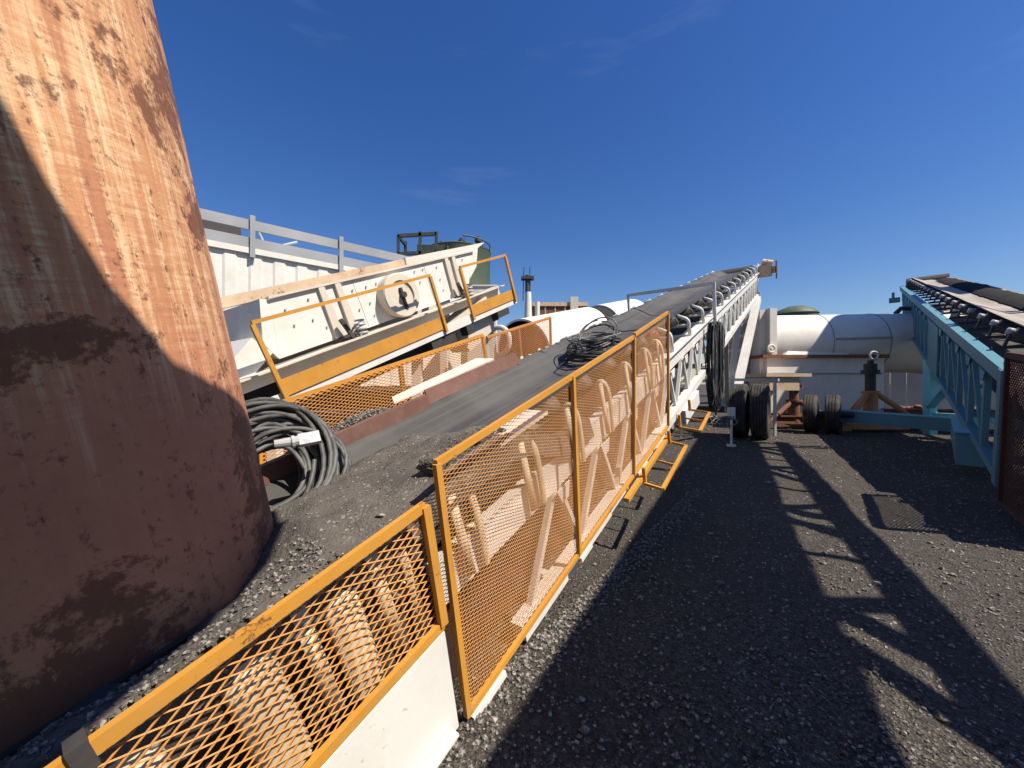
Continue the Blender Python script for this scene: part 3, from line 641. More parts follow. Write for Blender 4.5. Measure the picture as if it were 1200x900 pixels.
# base frame, walkway, toe boards, handrails
m = MB(); S.box(m, (1.3, 6.9), (SR + .02, SR + .12), (-.80, -.64)); S.box(m, (1.3, 6.9), (SR - .05, SR + .3), (-.64, -.62)); m.build('base_channel', 'cream_paint', sv)
m = MB(); S.box(m, (1.3, 6.9), (SLr - .1, SLr + .05), (-.95, -.64)); m.build('base_channel', 'cream_paint', sv)
m = MB(); S.box(m, (1.2, 6.95), (SR + .1, -5.03), (-1.0, -.975)); m.build('walkway_plate', 'white_paint', sv)
m = MB(); S.box(m, (1.6, 6.95), (-5.05, -5.02), (-1.06, -.9)); m.build('walkway_edge', 'white_paint', sv)
def rail(s0, s1):
    m = MB(); m.bar(S.p(s0, -4.99, -.03), S.p(s1, -4.99, -.03), .045, .045, S.n); rl = m.build('handrail', 'orange_paint', sv)
    for q in (s0, s1): m = MB(); m.bar(S.p(q, -4.99, -1.02), S.p(q, -4.99, -.052), .05, .05, S.n); m.build('rail_post', 'orange_paint', rl)
    m = MB(); S.box(m, (s0 + .03, s1 - .03), (-5.015, -5.0), (-.955, -.745)); m.build('toe_board', 'orange_paint', rl)
rail(1.82, 4.66); rail(5.43, 6.88)
m = MB(); S.box(m, (1.0, 6.6), (-5.45, -5.35), (-1.3, -1.06)); S.box(m, (4.3, 4.9), (-5.2, -5.05), (-1.25, -1.06)); S.box(m, (5.2, 5.4), (-5.2, -5.02), (-1.25, -1.06)); S.box(m, (6.2, 6.6), (-5.2, -5.02), (-1.2, -1.06)); m.build('main_beam', 'dark_steel', sv)
m = MB(); S.box(m, (1.0, 6.6), (-6.9, -6.8), (-1.3, -1.0)); m.build('main_beam', 'dark_steel', sv)
for s_, rr_ in ((1.7, -5.4), (6.35, -5.4), (1.7, -6.85), (6.35, -6.85), (4.2, -5.4)):
    p0 = S.p(s_, rr_, -1.28); m = MB(); m.bar(p0, V((p0.x, p0.y, .0)), .16, .16); m.build('support_leg', 'white_paint', sv)
m = MB(); m.prism([S.p(5.05, -5.2, -1.0), S.p(6.2, -5.2, -.72), S.p(6.2, -5.2, -1.4), S.p(5.3, -5.2, -1.6)], S.n * -.5); m.build('underpan', 'cream_paint', sv)
m = MB(); m.prism([S.p(1.9, -5.4, -.2), S.p(2.05, -5.4, -.45), S.p(1.2, -5.4, -.95), S.p(.9, -5.4, -.8)], S.n * -.9); m.build('discharge_chute', 'white_paint', sv)
# rusty cream feed trough above the far side
m = MB(); m.prism([S.p(1.6, -6.9, .26), S.p(5.85, -6.9, .27), S.p(5.85, -6.9, .42), S.p(1.6, -6.9, .42)], S.n * -.3); m.build('feed_trough', 'cream_rust_paint', sv)
m = MB(); m.prism([S.p(5.86, -6.88, .2), S.p(7.0, -6.2, .12), S.p(7.6, -6.0, .36), S.p(5.95, -6.95, .44)], S.n * -.3 + S.e1 * .1); m.build('feed_hopper_lip', 'cream_paint', sv)
m = MB(); m.prism([S.p(6.45, SR, .22), S.p(6.72, SR, .3), S.p(6.5, SR, -.1), S.p(6.2, SR, -.3)], S.n * -1.5); m.build('feed_lip', 'white_paint', sv)

# ------------------------------------------------------------------ white corrugated trailer box on the left
az = R(49.4); cf = V((math.sin(az), math.cos(az), 0)); cr_ = V((math.cos(az), -math.sin(az), 0))
TB = g2w(246, 450, 8.2); TB.z = 0; TOP = CAMH + 168 / 450 * 8.2
tb = thing('box_trailer', 'white corrugated steel box behind the screen with grey rails on its roof', 'container', (TB.x, TB.y, 0))
m = MB(); n = 80; L0, L1 = -4, 6.4; prev = None
pts = []
for i in range(22):
    t = L0 + (L1 - L0) * i / 22; st = (L1 - L0) / 22
    pts += [(t, 0), (t + st * .4, 0), (t + st * .5, -.028), (t + st * .9, -.028)]
for (t, d) in pts:
    p = TB + cf * t + cr_ * d; m.v += [(p.x, p.y, 1.0), (p.x, p.y, TOP - .12)]
m.f = [(2 * i, 2 * i + 2, 2 * i + 3, 2 * i + 1) for i in range(len(pts) - 1)]
m.build('corrugated_side', 'white_paint', tb)
m = MB(); m.bar(TB + cf * L0 + V((0, 0, TOP - .06)), TB + cf * L1 + V((0, 0, TOP - .06)), .1, .13); m.build('roof_rail', 'white_paint', tb)
m = MB(); m.prism([TB + cf * L0 + V((0, 0, TOP)), TB + cf * L1 + V((0, 0, TOP)), TB + cf * L1 - cr_ * 2.4 + V((0, 0, TOP)), TB + cf * L0 - cr_ * 2.4 + V((0, 0, TOP))], V((0, 0, -.05))); m.build('roof', 'white_paint', tb)
m = MB(); m.prism([TB + cf * L0 - cr_ * .1 + V((0, 0, .9)), TB + cf * L1 - cr_ * .1 + V((0, 0, .9)), TB + cf * L1 - cr_ * 2.4 + V((0, 0, .9)), TB + cf * L0 - cr_ * 2.4 + V((0, 0, .9))], V((0, 0, TOP - 1.0))); m.build('box_body', 'white_paint', tb)
m = MB(); m.bar(TB + cf * L0 - cr_ * 1.2 + V((0, 0, .6)), TB + cf * L1 - cr_ * 1.2 + V((0, 0, .6)), 1.0, .5); m.build('chassis', 'dark_steel', tb)
for zz_, off in ((.12, .02), (.52, .02)):
    m = MB(); m.bar(TB + cf * L0 + cr_ * off + V((0, 0, TOP + zz_)), TB + cf * L1 + cr_ * off + V((0, 0, TOP + zz_)), .05, .22); m.build('guard_rail', 'grey_paint', tb)
    m = MB(); m.bar(TB + cf * L0 - cr_ * 2.2 + V((0, 0, TOP + zz_)), TB + cf * L1 - cr_ * 2.2 + V((0, 0, TOP + zz_)), .05, .22); m.build('guard_rail', 'grey_paint', tb)
for t in (.75, 2.65, 5.1, -1.0):
    m = MB(); m.bar(TB + cf * t + cr_ * .07 + V((0, 0, TOP - .22)), TB + cf * t + cr_ * .07 + V((0, 0, TOP + .72)), .07, .1, cf); m.build('rail_post', 'grey_paint', tb)
    m = MB(); m.bar(TB + cf * t - cr_ * 2.2 + V((0, 0, TOP)), TB + cf * t - cr_ * 2.2 + V((0, 0, TOP + .66)), .07, .1, cf); m.build('rail_post', 'grey_paint', tb)
m = MB(); m.bar(TB + cf * -2 - cr_ * .8 + V((0, 0, TOP + .2)), TB + cf * .6 - cr_ * .8 + V((0, 0, TOP + .5)), .5, .35); m.build('roof_duct', 'dark_steel', tb)
m = MB(); m.cyl(TB + cf * 1.3 - cr_ * .9 + V((0, 0, TOP)), TB + cf * .9 - cr_ * .8 + V((0, 0, TOP + .85)), .03, 8); m.cyl(TB + cf * 1.0 - cr_ * .7 + V((0, 0, TOP + .2)), TB + cf * 1.8 - cr_ * .7 + V((0, 0, TOP + .6)), .03, 8); m.build('roof_bracket', 'galvanised', tb)

# ------------------------------------------------------------------ green tank
GT = V(((537 - 600) / 450 * 16, 16, 0)); gr = 1.33; gh = CAMH + 166 / 450 * 14.6
gt = thing('green_tank', 'dark green upright storage tank with caged ladder platform behind the screen', 'tank', GT)
m = MB(); m.lathe(GT, (0, 0, 1), [(0, gr), (gh * .33, gr), (gh * .332, gr + .012), (gh * .337, gr), (gh * .66, gr), (gh * .662, gr + .012), (gh * .667, gr), (gh, gr), (gh + .05, gr + .03), (gh + .08, gr), (gh + .3, .3), (gh + .32, .001)], 64); m.build('shell', 'green_paint', gt, True)
lad = GT + V((-1.1, -1.5, 0)); 
m = MB(); z0 = gh - 1.4; zt = gh + .22
for dx in (-.85, -.05, .55): m.bar(lad + V((dx, -.35, z0)), lad + V((dx, -.35, zt - (.12 if dx < -.5 else 0))), .1, .1)
for dx in (-.85, .55): m.bar(lad + V((dx, .6, z0)), lad + V((dx, .6, zt)), .1, .1)
for zz_ in (z0, z0 + .8, zt - .15):
    m.bar(lad + V((-.85, -.35, zz_)), lad + V((.55, -.35, zz_ + .08)), .1, .12); m.bar(lad + V((-.85, -.35, zz_)), lad + V((-.85, .6, zz_)), .08, .1)
m.box(lad + V((-.9, -.4, z0 - .1)), lad + V((.6, .8, z0)))
m.build('ladder_platform', 'dark_green_paint', gt)
m = MB(); m.box(lad + V((-.3, .2, z0)), lad + V((1.0, .9, gh - .05))); m.build('control_box', 'dark_green_paint', gt)
for dx, hh in ((.55, .35), (1.2, .4)):
    m = MB(); p = GT + V((dx - .3, -.9, gh)); m.cyl(p, p + V((0, 0, hh)), .06, 10); m.cyl(p + V((0, 0, hh * .5)), p + V((0, 0, hh * .75)), .13, 10); m.build('vent', 'dark_steel', gt)
m = MB(); m.tube([GT + V((gr * math.cos(a_), gr * math.sin(a_), gh + .32)) for a_ in [R(-75 + i * 10) for i in range(15)]], .03, 6)
for a_ in (-70, -35, 0, 35): m.cyl(GT + V((gr * math.cos(R(a_)), gr * math.sin(R(a_)), gh)), GT + V((gr * math.cos(R(a_)), gr * math.sin(R(a_)), gh + .32)), .025, 6)
m.build('roof_rail', 'green_paint', gt)
for a_ in (-70, -100):
    m = MB(); p = GT + V((gr * 1.01 * math.cos(R(a_)), gr * 1.01 * math.sin(R(a_)), 0)); m.cyl(p + V((0, 0, gh - 1.5)), p + V((0, 0, gh - .1)), .06, 8); m.build('pipe', 'dark_green_paint', gt)
c = g2w(565, 345, 10.5); m = MB(); m.box((c.x - .4, c.y, 0), (c.x + .38, c.y + .8, c.z + .22)); m.box((c.x - .45, c.y - .03, c.z + .22), (c.x + .42, c.y + .85, c.z + .26)); m.box((c.x - .1, c.y - .02, c.z - .5), (c.x + .2, c.y, c.z + .1))
tag(m.build('white_cabinet', 'white_paint'), 'plain white cabinet standing in front of the green tank', 'cabinet')

# ------------------------------------------------------------------ drum shells behind the belt
D = Fr(37.07, 13.5)
def drum(name, label, c0, L, r, hole):
    t = thing(name, label, 'drum', (c0.x, c0.y, 0), 'white steel drum shells behind the belt')
    m = MB(); m.lathe(c0, D.e1, [(0, r - .05), (0, r), (.04, r)] + [(L * k / 6, r) for k in range(1, 6)] + [(L - .02, r), (L, r - .02), (L, .3)], 56); m.build('shell', 'white_paint', t, True)
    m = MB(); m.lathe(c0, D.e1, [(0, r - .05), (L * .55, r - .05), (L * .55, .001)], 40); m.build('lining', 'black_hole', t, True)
    for k in (.33, .66):
        m = MB(); m.lathe(c0, D.e1, [(L * k, r), (L * k, r + .006), (L * k + .03, r + .006), (L * k + .03, r)], 56); m.build('weld_band', 'white_paint', t)
    for k in (.15, .85):
        p = c0 + D.e1 * (L * k); m = MB(); m.bar(p - V((0, 0, r * .9)) - D.n * .5, V((p.x, p.y, 0)) - D.n * .5, .2, .2); m.bar(p - V((0, 0, r * .9)) + D.n * .5, V((p.x, p.y, 0)) + D.n * .5, .2, .2); m.bar(p - V((0, 0, r * .95)) - D.n * .7, p - V((0, 0, r * .95)) + D.n * .7, .25, .2); m.build('cradle', 'dark_steel', t)
    return t
dc = g2w(613, 411, 10.2)
drum('drum_shell', 'white steel drum with open dark near end beside the mesh guard', dc, 3.9, .84, True)
dc2 = dc + D.e1 * 4.9
drum('drum_shell', 'white steel drum furthest back above the grey belt', dc2, 3.4, .84, True)
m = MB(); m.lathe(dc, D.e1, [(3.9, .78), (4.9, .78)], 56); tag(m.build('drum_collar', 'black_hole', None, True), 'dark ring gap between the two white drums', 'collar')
t = thing('pipe_elbow', 'white pipe ring leaning beside the open drum end', 'pipe', (g2w(582, 392, 9).x, 9, 0))
m = MB(); c = g2w(584, 400, 9.0); m.tube([c + D.n * (.33 * math.cos(a_)) + V((0, 0, .33 * math.sin(a_))) for a_ in [2 * math.pi * i / 28 for i in range(28)]], .06, 10, closed=True); m.build('ring', 'white_paint', t, True)
m = MB(); m.bar(c - V((0, 0, .35)), V((c.x, c.y, 0)), .12, .12); m.build('stand', 'white_paint', t)

# ------------------------------------------------------------------ far mast and building
p = V(((619 - 600) / 450 * 55, 55, 0)); t = thing('mast', 'slender white stack far away to the left of the drums', 'stack', p)
m = MB(); m.cyl(p, p + V((0, 0, 14.2)), .95, 16, .42); m.cyl(p + V((1.3, 0, 0)), p + V((1.3, 0, 12.8)), .35, 12); m.build('stack_base', 'white_paint', t, True)
m = MB(); m.cyl(p + V((-.1, 0, 14.1)), p + V((-.1, 0, 16.6)), .34, 12); m.build('stack_top', 'dark_steel', t)
for dx in (-.75, .3):
    m = MB(); m.cyl(p + V((dx, 0, 13)), p + V((dx * .8, 0, 17.8)), .07, 6); m.build('antenna', 'dark_steel', t)
m = MB(); m.box(p + V((-1.0, -.5, 16.0)), p + V((.8, .6, 16.4))); m.build('top_platform', 'dark_steel', t)
p = V(((650 - 600) / 450 * 60, 60, 0)); t = thing('far_building', 'brown boxy building far behind the white drum', 'building', p)
m = MB(); m.box(p + V((-3.3, 0, 0)), p + V((5, 6, 13.2))); m.build('wall', 'rust_steel', t)
m = MB(); m.box(p + V((-3.5, -.2, 13.2)), p + V((5.2, 6.2, 13.8))); m.build('roof', 'cream_rust_paint', t)
for k in range(5):
    m = MB(); m.box(p + V((-3.1 + k * 1.55, -.08, 11)), p + V((-2.95 + k * 1.55, 0, 13.2))); m.build('wall_rib', 'cream_paint', t)
m = MB(); m.box(p + V((2.4, -.5, 12.2)), p + V((3.6, .4, 14.6))); m.build('roof_unit', 'cream_paint', t)

# ------------------------------------------------------------------ white duct unit beyond the tyres
P0 = V((6.86, 10.7, 2.14)); P1 = V((10.75, 10.45, 2.16)); da = (P1 - P0).normalized(); DL = (P1 - P0).length; rD = .80
du = thing('duct_trailer', 'white trailer with a big horizontal round duct beyond the parked tyres', 'trailer', (8.3, 10.5, 0))
m = MB(); m.lathe(P0, da, [(0, .2), (0, rD)] + [(DL * k / 8, rD) for k in range(1, 9)] + [(DL + .3, rD * 1.03), (DL + .8, rD * 1.08), (DL + 1.6, rD * 1.1), (DL + 3.2, rD * 1.1), (DL + 3.2, .1)], 56); dt = m.build('duct', 'white_paint', du, True)
for k in (1.42, 2.8): m = MB(); m.lathe(P0, da, [(k, rD), (k, rD + .012), (k + .02, rD + .012), (k + .02, rD)], 56); m.build('duct_seam', 'grey_paint', dt)
fy = V((0, -1, 0))
m = MB(); m.bar(P0 + da * 1.42 + V((0, -rD - .0, .05)), P0 + da * 2.78 + V((0, -rD - .0, .07)), .05, .05); m.build('duct_ledge', 'grey_paint', dt)
m = MB(); m.box((6.45, 10.0, .9), (6.62, 11.6, 2.98)); m.box((6.62, 9.85, 1.7), (6.80, 11.5, 3.0)); m.build('end_panel', 'white_paint', du)
m = MB(); m.box((6.0, 10.4, .3), (6.45, 11.6, 2.9)); m.build('grey_panel', 'grey_paint', du)
m = MB(); m.box((6.55, 9.86, .25), (9.55, 11.4, 1.72)); m.build('lower_box', 'white_paint', du)
m = MB(); m.box((6.4, 9.78, 1.72), (9.62, 11.45, 1.80)); m.build('box_rim', 'rust_steel', du)
m = MB(); m.prism([(7.0, 9.83, 1.80), (8.6, 9.83, 1.80), (9.2, 9.95, 2.0), (8.7, 10.1, 2.12), (7.4, 10.1, 2.12)], (0, .25, .02)); m.build('saddle', 'white_paint', du)
m = MB(); m.box((5.9, 8.9, 1.22), (6.95, 9.8, 1.30)); m.box((6.0, 8.95, .9), (6.7, 9.7, 1.22)); m.build('step_platform', 'cream_rust_paint', du)
m = MB(); m.tube([V((6.62, 9.8, 1.95)) + V((.09 * math.cos(a_), 0, .09 * math.sin(a_))) for a_ in [2 * math.pi * i / 16 for i in range(16)]], .03, 8, closed=True); m.build('lifting_ring', 'white_paint', du, True)
m = MB(); m.box((6.7, 9.835, 1.30), (9.5, 9.86, 1.34)); m.build('weld_strip', 'grey_paint', du)
m = MB(); m.box((6.2, 9.2, .12), (11.5, 9.35, .34)); m.box((6.2, 10.8, .12), (11.5, 10.95, .34)); m.build('chassis_rail', 'rust_steel', du)
m = MB(); m.tube([P0 + da * 3.5 + V((0, -.1, .78)), P0 + da * 3.6 + V((0, -.15, .92)), P0 + da * 3.85 + V((0, -.2, .9)), P0 + da * 4.0 + V((0, -.2, .8))], .06, 8); m.build('duct_clamp', 'dark_steel', dt, True)

# jacks
def jack(name, label, c, h, mat, cap, parent_frame=True):
    t = thing(name, label, 'jack', (c.x, c.y, 0), 'rusty screw jacks in front of the duct trailer')
    m = MB(); m.cyl(c + V((0, 0, .1)), c + V((0, 0, h * .52)), .14, 18, .12); m.cyl(c + V((0, 0, h * .52)), c + V((0, 0, h * .56)), .17, 18); m.build('jack_body', mat, t, True)
    m = MB(); m.cyl(c + V((0, 0, h * .56)), c + V((0, 0, h * .82)), .095, 16); m.cyl(c + V((0, 0, h * .80)), c + V((0, 0, h * .86)), .17, 12); m.cyl(c + V((0, 0, h * .86)), c + V((0, 0, h * .95)), .12, 12); m.cyl(c + V((0, 0, h * .95)), c + V((0, 0, h)), .06, 10); m.build('screw_head', cap, t, True)
    for k, a_ in enumerate((200, 330, 80)):
        d = V((math.cos(R(a_)), math.sin(R(a_)), 0)); m = MB(); m.cyl(c + d * .1 + V((0, 0, h * .52)), c + d * .55 + V((0, 0, h * .27)), .055, 10); m.cyl(c + d * .5 + V((0, 0, h * .3)), c + d * .92 + V((0, 0, .1)), .035, 10); m.build('brace', mat, t, True)
        m = MB(); m.box(c + d * .92 - V((.1, .08, -.02)), c + d * .92 + V((.1, .08, .16))); m.build('brace_foot', mat, t)
    m = MB(); m.box(c + V((-.5, -.12, .02)), c + V((.75, .12, .14))); m.build('base_beam', mat, t)
    return t
j1 = V((7.98, 8.55, .03)); jack('screw_jack', 'rust orange screw jack with braces nearest the small twin wheels', j1, 1.55, 'jack_paint', 'dark_steel')
m = MB(); m.tube([j1 + V((.03, -.05, 1.55)) + V((.09 * math.cos(a_), 0, .1 + .09 * math.sin(a_))) for a_ in [2 * math.pi * i / 14 for i in range(14)]], .02, 6, closed=True); tag(m.build('shackle', 'galvanised', None, True), 'bright steel shackle on top of the orange jack', 'shackle')
j2 = V((6.72, 9.15, .03)); jack('screw_jack', 'dark rusty screw jack just right of the truck tyres', j2, 1.15, 'rust_steel', 'rust_steel')
for i, (a_, b_, wd, lab) in enumerate((((5.7, 9.2, .12), (8.7, 8.9, .12), .2, 'rusty beam lying behind the twin wheels'), ((5.9, 9.6, .1), (7.6, 8.85, .1), .16, 'short rusty beam lying across beside the truck tyres'), ((8.6, 9.1, .1), (10.8, 8.3, .12), .18, 'rusty beam lying under the blue conveyor leg'), ((9.3, 9.6, .25), (12.4, 9.1, .25), .2, 'long rusty beam lying behind the blue conveyor'), ((9.2, 8.6, .09), (12.2, 7.9, .09), .15, 'pale dusty beam on the ground under the blue conveyor'))):
    m = MB(); A_, B_ = V(a_), V(b_); m.bar(A_, B_, wd, .025); m.bar(A_ + V((0, 0, .17)), B_ + V((0, 0, .17)), wd, .025); m.bar(A_ + V((0, 0, .085)), B_ + V((0, 0, .085)), .02, .15)
    tag(m.build('steel_beam', 'rust_steel' if i != 4 else 'cream_rust_paint'), lab, 'beam')
m = MB()
for i in range(300):
    X = random.uniform(9, 14); Y = random.uniform(9.4, 12.5); rad = random.uniform(.03, .14); vs, fs = rock(rad, 1); m.add([x + V((X, Y, rad * .3 + .35 * max(0, noise.noise(V((X, Y, 0))) + .3))) for x in vs], fs)
o = m.build('rubble', 'rust_steel'); o['kind'] = 'stuff'; o['label'] = 'brown rubble piled beyond the blue conveyor'; o['category'] = 'rubble'
t = thing('corrugated_fence', 'grey corrugated sheet fence far behind the jack', 'fence', (14, 14.5, 0))
for k in range(14):
    m = MB(); x0 = 11.8 + k * .62
    for q in range(6): m.prism([(x0 + q * .1, 14.5, .0), (x0 + q * .1 + .05, 14.44, 0), (x0 + q * .1 + .1, 14.5, 0), (x0 + q * .1 + .05, 14.47, 0)], (0, 0, 1.55))
    m.build('fence_sheet', 'grey_paint', t)
# green domed tank and dark parts above the duct
p = V(((932 - 600) / 450 * 20, 20, 0)); zt = CAMH + 92 / 450 * 20
t = thing('domed_tank', 'small green domed tank top showing above the white duct', 'tank', p)
m = MB(); m.lathe(p, (0, 0, 1), [(0, .95), (zt - .5, .95), (zt - .48, 1.0), (zt - .4, .95), (zt - .25, .8), (zt - .08, .4), (zt, .001)], 32); m.build('dome', 'green_paint', t, True)
m = MB(); m.box(p + V((-3.2, -.4, 0)), p + V((-1.1, .6, zt - .75))); m.box(p + V((-1.9, -.3, zt - .75)), p + V((-1.3, .3, zt - .3))); m.build('skid', 'dark_green_paint', t)
m = MB(); m.box(p + V((1.0, -.3, 0)), p + V((1.6, .4, zt - .62))); m.build('valve_box', 'dark_steel', t)

# ------------------------------------------------------------------ blue conveyor
B = Fr(42.48, 13.72)
b0 = thing('belt_conveyor', 'blue truss conveyor on the right with dusty belt and dark rollers', 'conveyor', B.p(5.4, 1.4, -2.2) * 1)
BL, BRr = .95, 2.15; BC = 1.60; S0, S1 = 5.36, 19.0
trough(B, 4.0, S1, BC + .02, .42, -.94, -1.07, 'belt', 'dusty_belt_rubber', b0, tilt=-.115)
m = MB(); B.box(m, (4.4, S1), (BC - .4, BC + .4), (-1.9, -1.89)); m.build('return_belt', 'belt_rubber', b0)
for rr_, sg in ((BL, 1), (BRr, -1)):
    m = MB(); B.box(m, (S0 - .02, S1), (rr_ - .03, rr_ + .03), (-1.33, -1.19)); B.box(m, (S0 - .02, S1), (rr_ - .04, rr_ + .05), (-1.19, -1.175)); m.build('top_chord', 'blue_paint', b0)
    m = MB(); B.box(m, (S0 - .02, S1), (rr_ - .04, rr_ + .04), (-2.25, -2.16)); m.build('bottom_chord', 'blue_paint', b0)
    m = MB(); m.bar(B.p(S0, rr_, -2.28), B.p(S0 + .02, rr_, -1.18), .12, .1, B.n); m.build('end_post', 'blue_paint', b0)
vm = MB().bar(B.p(0, BL, -2.17), B.p(0, BL, -1.32), .075, .05, B.n).mesh('web', 'blue_paint')
dm = MB().bar(B.p(0, BL - .002, -2.17), B.p(.72, BL - .002, -1.32), .05, .04, B.n).mesh('web', 'blue_paint')
k = 0; s_ = S0 + .75
while s_ < S1 - .8:
    for side in (0, BRr - BL):
        link('web_post', vm, b0, loc=B.e1 * s_ + B.n * side); link('web_diagonal', dm, b0, loc=B.e1 * (s_ if k % 2 else s_ - .0) + B.n * side)
    s_ += .76; k += 1
gus = MB().prism([B.p(-.14, BL - .045, -1.33), B.p(.14, BL - .045, -1.33), B.p(.07, BL - .045, -1.44), B.p(-.07, BL - .045, -1.44)], B.n * .008).mesh('gusset', 'blue_paint')
for k in range(14): link('gusset', gus, b0, loc=B.e1 * (S0 + .75 + .76 * k))
cm = MB().bar(B.p(0, BL + .04, -2.2), B.p(0, BRr - .04, -2.2), .06, .06).mesh('cross', 'blue_paint'); 
for k in range(9): link('cross_member', cm, b0, loc=B.e1 * (S0 + .5 + k * 1.5))
m = MB(); B.box(m, (9.35, 10.6), (BL - .05, BL - .036), (-2.14, -1.335)); npl = m.build('name_plate', 'blue_paint', b0)
# idlers
fm = MB(); fm.bar(B.p(0, BL + .06, -1.165), B.p(0, BRr - .05, -1.165), .07, .03)
for (r_, w_) in ((BL + .19, -.98), (BC + .6 - .14, -1.12)): fm.bar(B.p(0, r_ + (.05 if r_ > BC else -.05), -1.16), B.p(0, r_, w_), .05, .02, B.n)
fm = fm.mesh('idler_frame', 'dark_steel')
rl_ = [MB().cyl(B.p(0, a_, c_), B.p(0, b_, d_), .075, 16).mesh('roller', 'dark_steel', True) for a_, c_, b_, d_ in ((BL + .2, -1.03, BC - .15, -1.17), (BC - .14, -1.19, BC + .18, -1.19), (BC + .19, -1.19, BC + .45, -1.13))]
endm = MB().cyl(B.p(0, BL + .155, -.985), B.p(0, BL + .2, -1.005), .034, 12).mesh('roller_end', 'galvanised', True)
for k in range(21):
    s_ = 4.3 + .70 * k; fo = link('idler_frame', fm, b0, loc=B.e1 * s_)
    for me in rl_ + [endm]:
        ro = bpy.data.objects.new('roller' if me != endm else 'roller_end', me); col.objects.link(ro); ro.parent = fo
m = MB(); m.cyl(B.p(S1 - .05, BL + .12, -1.15), B.p(S1 - .05, BRr - .12, -1.15), .2, 20); m.build('head_pulley', 'dark_steel', b0, True)
m = MB(); m.cyl(B.p(S1 - .2, BL - .03, -1.62), B.p(S1 - .2, BL - .3, -1.62), .09, 12); m.bar(B.p(S1 - .2, BL - .2, -1.62), B.p(S1 - .2, BL - .2, -1.35), .07, .07); m.build('drive_shaft', 'blue_paint', b0)
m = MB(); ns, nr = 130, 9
for i in range(ns + 1):                     # added near-black sheet: shade of the belt's right wing put into colour
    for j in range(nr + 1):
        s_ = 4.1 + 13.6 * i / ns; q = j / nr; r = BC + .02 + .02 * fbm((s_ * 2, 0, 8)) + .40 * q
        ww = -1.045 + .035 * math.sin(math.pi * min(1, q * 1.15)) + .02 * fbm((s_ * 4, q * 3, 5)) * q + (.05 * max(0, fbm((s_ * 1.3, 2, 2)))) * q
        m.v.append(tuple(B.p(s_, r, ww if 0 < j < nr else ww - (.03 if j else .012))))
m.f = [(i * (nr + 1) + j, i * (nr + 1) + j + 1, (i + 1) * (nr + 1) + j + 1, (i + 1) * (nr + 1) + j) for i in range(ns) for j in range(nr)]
tag(m.build('belt_shade', 'shade_black', None, True, 80), 'dark sheet painting in the shade on the right half of the blue conveyor belt', 'heap')
# legs, braces, axle beam and twin wheels
def leg(u, Y, ztop, mat='sunlit_blue_paint', wd=.16):
    x = (u - 600) / 450 * Y; m = MB(); m.bar((x, Y, .05), (x, Y, ztop), wd, wd * .8, V((0, 1, 0))); return m, V((x, Y, 0))
lg = B.p(11.0, BL + .02, -2.2); lg2 = B.p(11.0, BRr - .02, -2.2)
for q in (lg, lg2):
    m = MB(); m.bar(V((q.x, q.y, .06)), V((q.x, q.y, q.z)), .15, .13, V((0, 1, 0))); m.build('support_leg', 'sunlit_blue_paint', b0)
    m = MB(); a_ = V((q.x, q.y, 1.28)); m.bar(a_, a_ + B.n * 0 + V((.9, -1.15, .26)) * (1 if q is lg else .6), .14, .12); m.build('leg_brace', 'sunlit_blue_paint', b0)
    m = MB(); a_ = V((q.x, q.y, .62)); m.bar(a_, B.p(8.9, BL + .02 if q is lg else BRr, -2.22), .12, .1); m.build('leg_brace', 'sunlit_blue_paint', b0)
for zz_ in (.42, 1.18, 1.55):
    m = MB(); m.bar(V((lg.x, lg.y, zz_)), V((lg2.x, lg2.y, zz_)), .12, .12); m.build('leg_tie', 'sunlit_blue_paint', b0)
wb = V((7.05, 8.22, .36)); we = B.p(6.5, BL - .04, -2.36)
kn = wb.lerp(we, .55)
m = MB(); m.bar(wb, V((lg.x - .3, lg.y - .8, .30)), .2, .22); m.bar(V((lg.x - .34, lg.y - .8, .30)), V((we.x, we.y, .28)), .22, .36); m.build('axle_beam', 'blue_paint', b0)
m = MB(); m.bar(wb + V((0, 0, .13)), V((lg.x - .3, lg.y - .8, .43)), .22, .025); m.bar(V((lg.x - .34, lg.y - .8, .50)), V((we.x, we.y, .48)), .24, .02); m.build('beam_flange', 'sunlit_blue_paint', b0)
wa = V((.86, -.5, 0)).normalized()
for t in (-.2, .17):
    c = V((6.72, 8.3, .405)) + B.n * t; ty, rm = wheel_mesh(.41, .25, B.n, c, 4); wo = ty.build('tyre', 'tyre_rubber', b0, True, 40); rm.build('rim', 'sunlit_blue_paint', wo, True)
m = MB(); m.cyl(V((6.72, 8.3, .405)) - B.n * .3, V((6.72, 8.3, .405)) + B.n * .5, .06, 12); m.build('axle', 'dark_steel', b0)
# rusty mesh tail guard
def gp(q, dr): return B.p(q[0], dr, q[1])
m = MB(); gr_ = BL - .04; bl_, br_, tl_, tr_ = (4.0, -2.05), (5.08, -2.34), (4.05, -.85), (5.14, -1.0)
for a_, b_ in ((bl_, br_), (br_, tr_), (tl_, tr_), (bl_, tl_)): m.bar(gp(a_, gr_), gp(b_, gr_), .05, .05, B.n)
tg = m.build('tail_guard', 'dark_rust', b0)
m = MB(); expanded(m, gp(bl_, gr_), gp(br_, gr_), gp(tl_, gr_), gp(tr_, gr_), 34, 66, .003, .002, B.n); m.build('wire_mesh', 'dark_rust', tg)
m = MB(); m.cyl(B.p(4.4, BL + .15, -1.25), B.p(4.4, BRr - .15, -1.25), .22, 20); m.build('tail_pulley', 'dark_steel', b0, True)

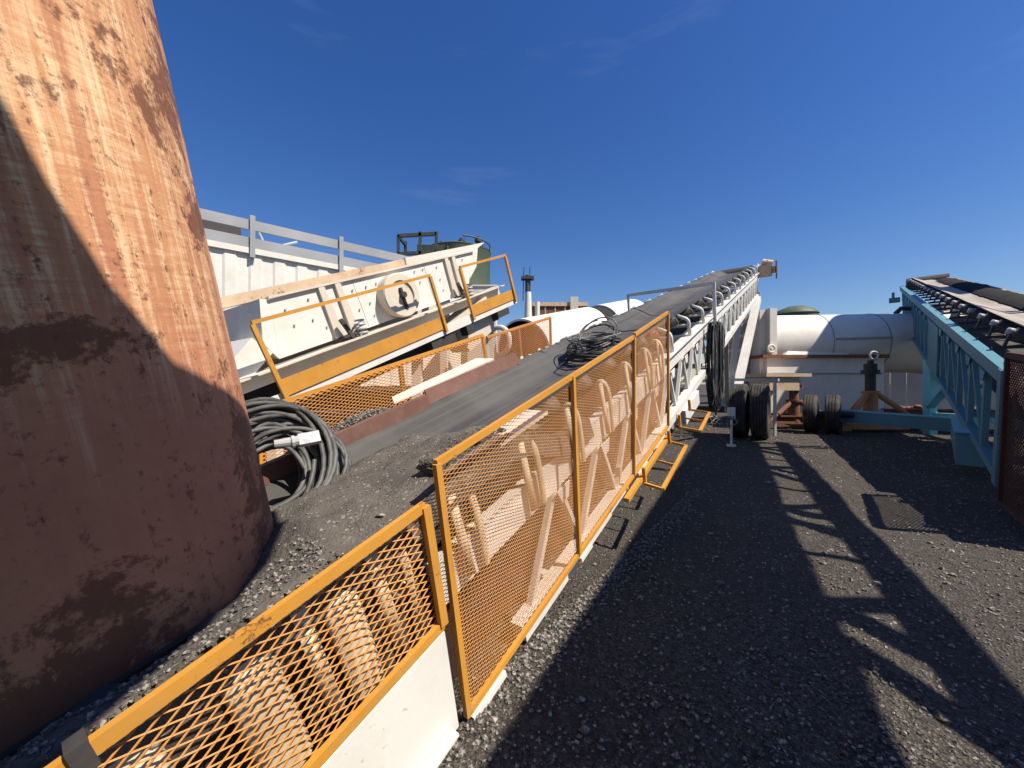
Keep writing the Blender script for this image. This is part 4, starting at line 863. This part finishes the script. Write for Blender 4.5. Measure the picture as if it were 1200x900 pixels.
# ------------------------------------------------------------------ conveyor high on the right, beyond the frame, and an added shade plate overhead
Cc = Fr(43.0, 18.0, (2.90, -.37, 4.0))
c0_ = thing('belt_conveyor', 'high conveyor out of view to the right that shades the yard', 'conveyor', (2.8, -.35, 0))
m = MB(); Cc.box(m, (-9, 7.8), (-.52, .38), (-.02, .02)); m.build('belt', 'belt_rubber', c0_)
for rs in (-.5, .34):
    m = MB(); Cc.box(m, (-9, 7.8), (rs - .05, rs + .05), (-.16, -.03)); m.build('top_chord', 'blue_paint', c0_)
    m = MB(); Cc.box(m, (-9, 7.8), (rs - .07, rs + .07), (-.78, -.64)); m.build('bottom_chord', 'blue_paint', c0_)
    for k in range(34):
        m = MB(); q = -8.6 + k * .475; m.bar(Cc.p(q, rs, -.66), Cc.p(q + (.45, -.05, .25, .6)[k % 4], rs, -.14), (.15, .11, .08, .12)[k % 4], .08, Cc.n); m.build('web_member', 'blue_paint', c0_)
for s_ in (-6, 7.3):
    for sg in (-1, 1):
        q = Cc.p(s_, .5 * sg, -.7); m = MB(); m.bar(q, V((q.x + (1.6 if s_ > 0 else 0), q.y - (1.2 if s_ > 0 else 0), 0)), .12, .12); m.build('support_leg', 'blue_paint', c0_)
wk = thing('shade_plate', 'unseen steel plate added overhead to shade the rusty pipe', 'shade_plate', (.3, -1.2, 0))  # added out of view to block the sun from the lower pipe
zw = 3.0
m = MB(); m.prism([(x, y, zw) for x, y in ((.83, -2.6), (.83, -.05), (.81, .17), (.73, .35), (.63, .47), (.47, .46), (.45, .25), (.42, .17), (.30, .115), (.17, .10), (-.35, .10), (-.35, -2.6))], (0, 0, .05)); m.build('shade_cutout', 'dark_steel', wk)  # outline shaped to lay the shadow edge across the pipe
for x, y in ((-.15, -2.4), (.7, -2.4), (.7, -1.0)):
    m = MB(); m.bar((x, y, 0), (x, y, zw), .1, .1); m.build('leg', 'dark_steel', wk)

sl = thing('shade_tower', 'unseen round tower added at far right to shade the white duct', 'shade_tower', (12.8, 7.3, 0))  # added out of view, only to throw shade across the duct
m = MB(); m.lathe((12.8, 7.3, 0), (0, 0, 1), [(2.2, .3), (3.6, 1.25), (8.5, 1.25), (9.2, .3), (9.2, .001)], 40); m.build('shell', 'grey_paint', sl, True)
for a_ in (45, 135, 225, 315):
    m = MB(); x = 12.8 + 1.2 * math.cos(R(a_)); y = 7.3 + 1.2 * math.sin(R(a_)); m.bar((x, y, 0), (x, y, 3.8), .14, .14); m.build('leg', 'grey_paint', sl)
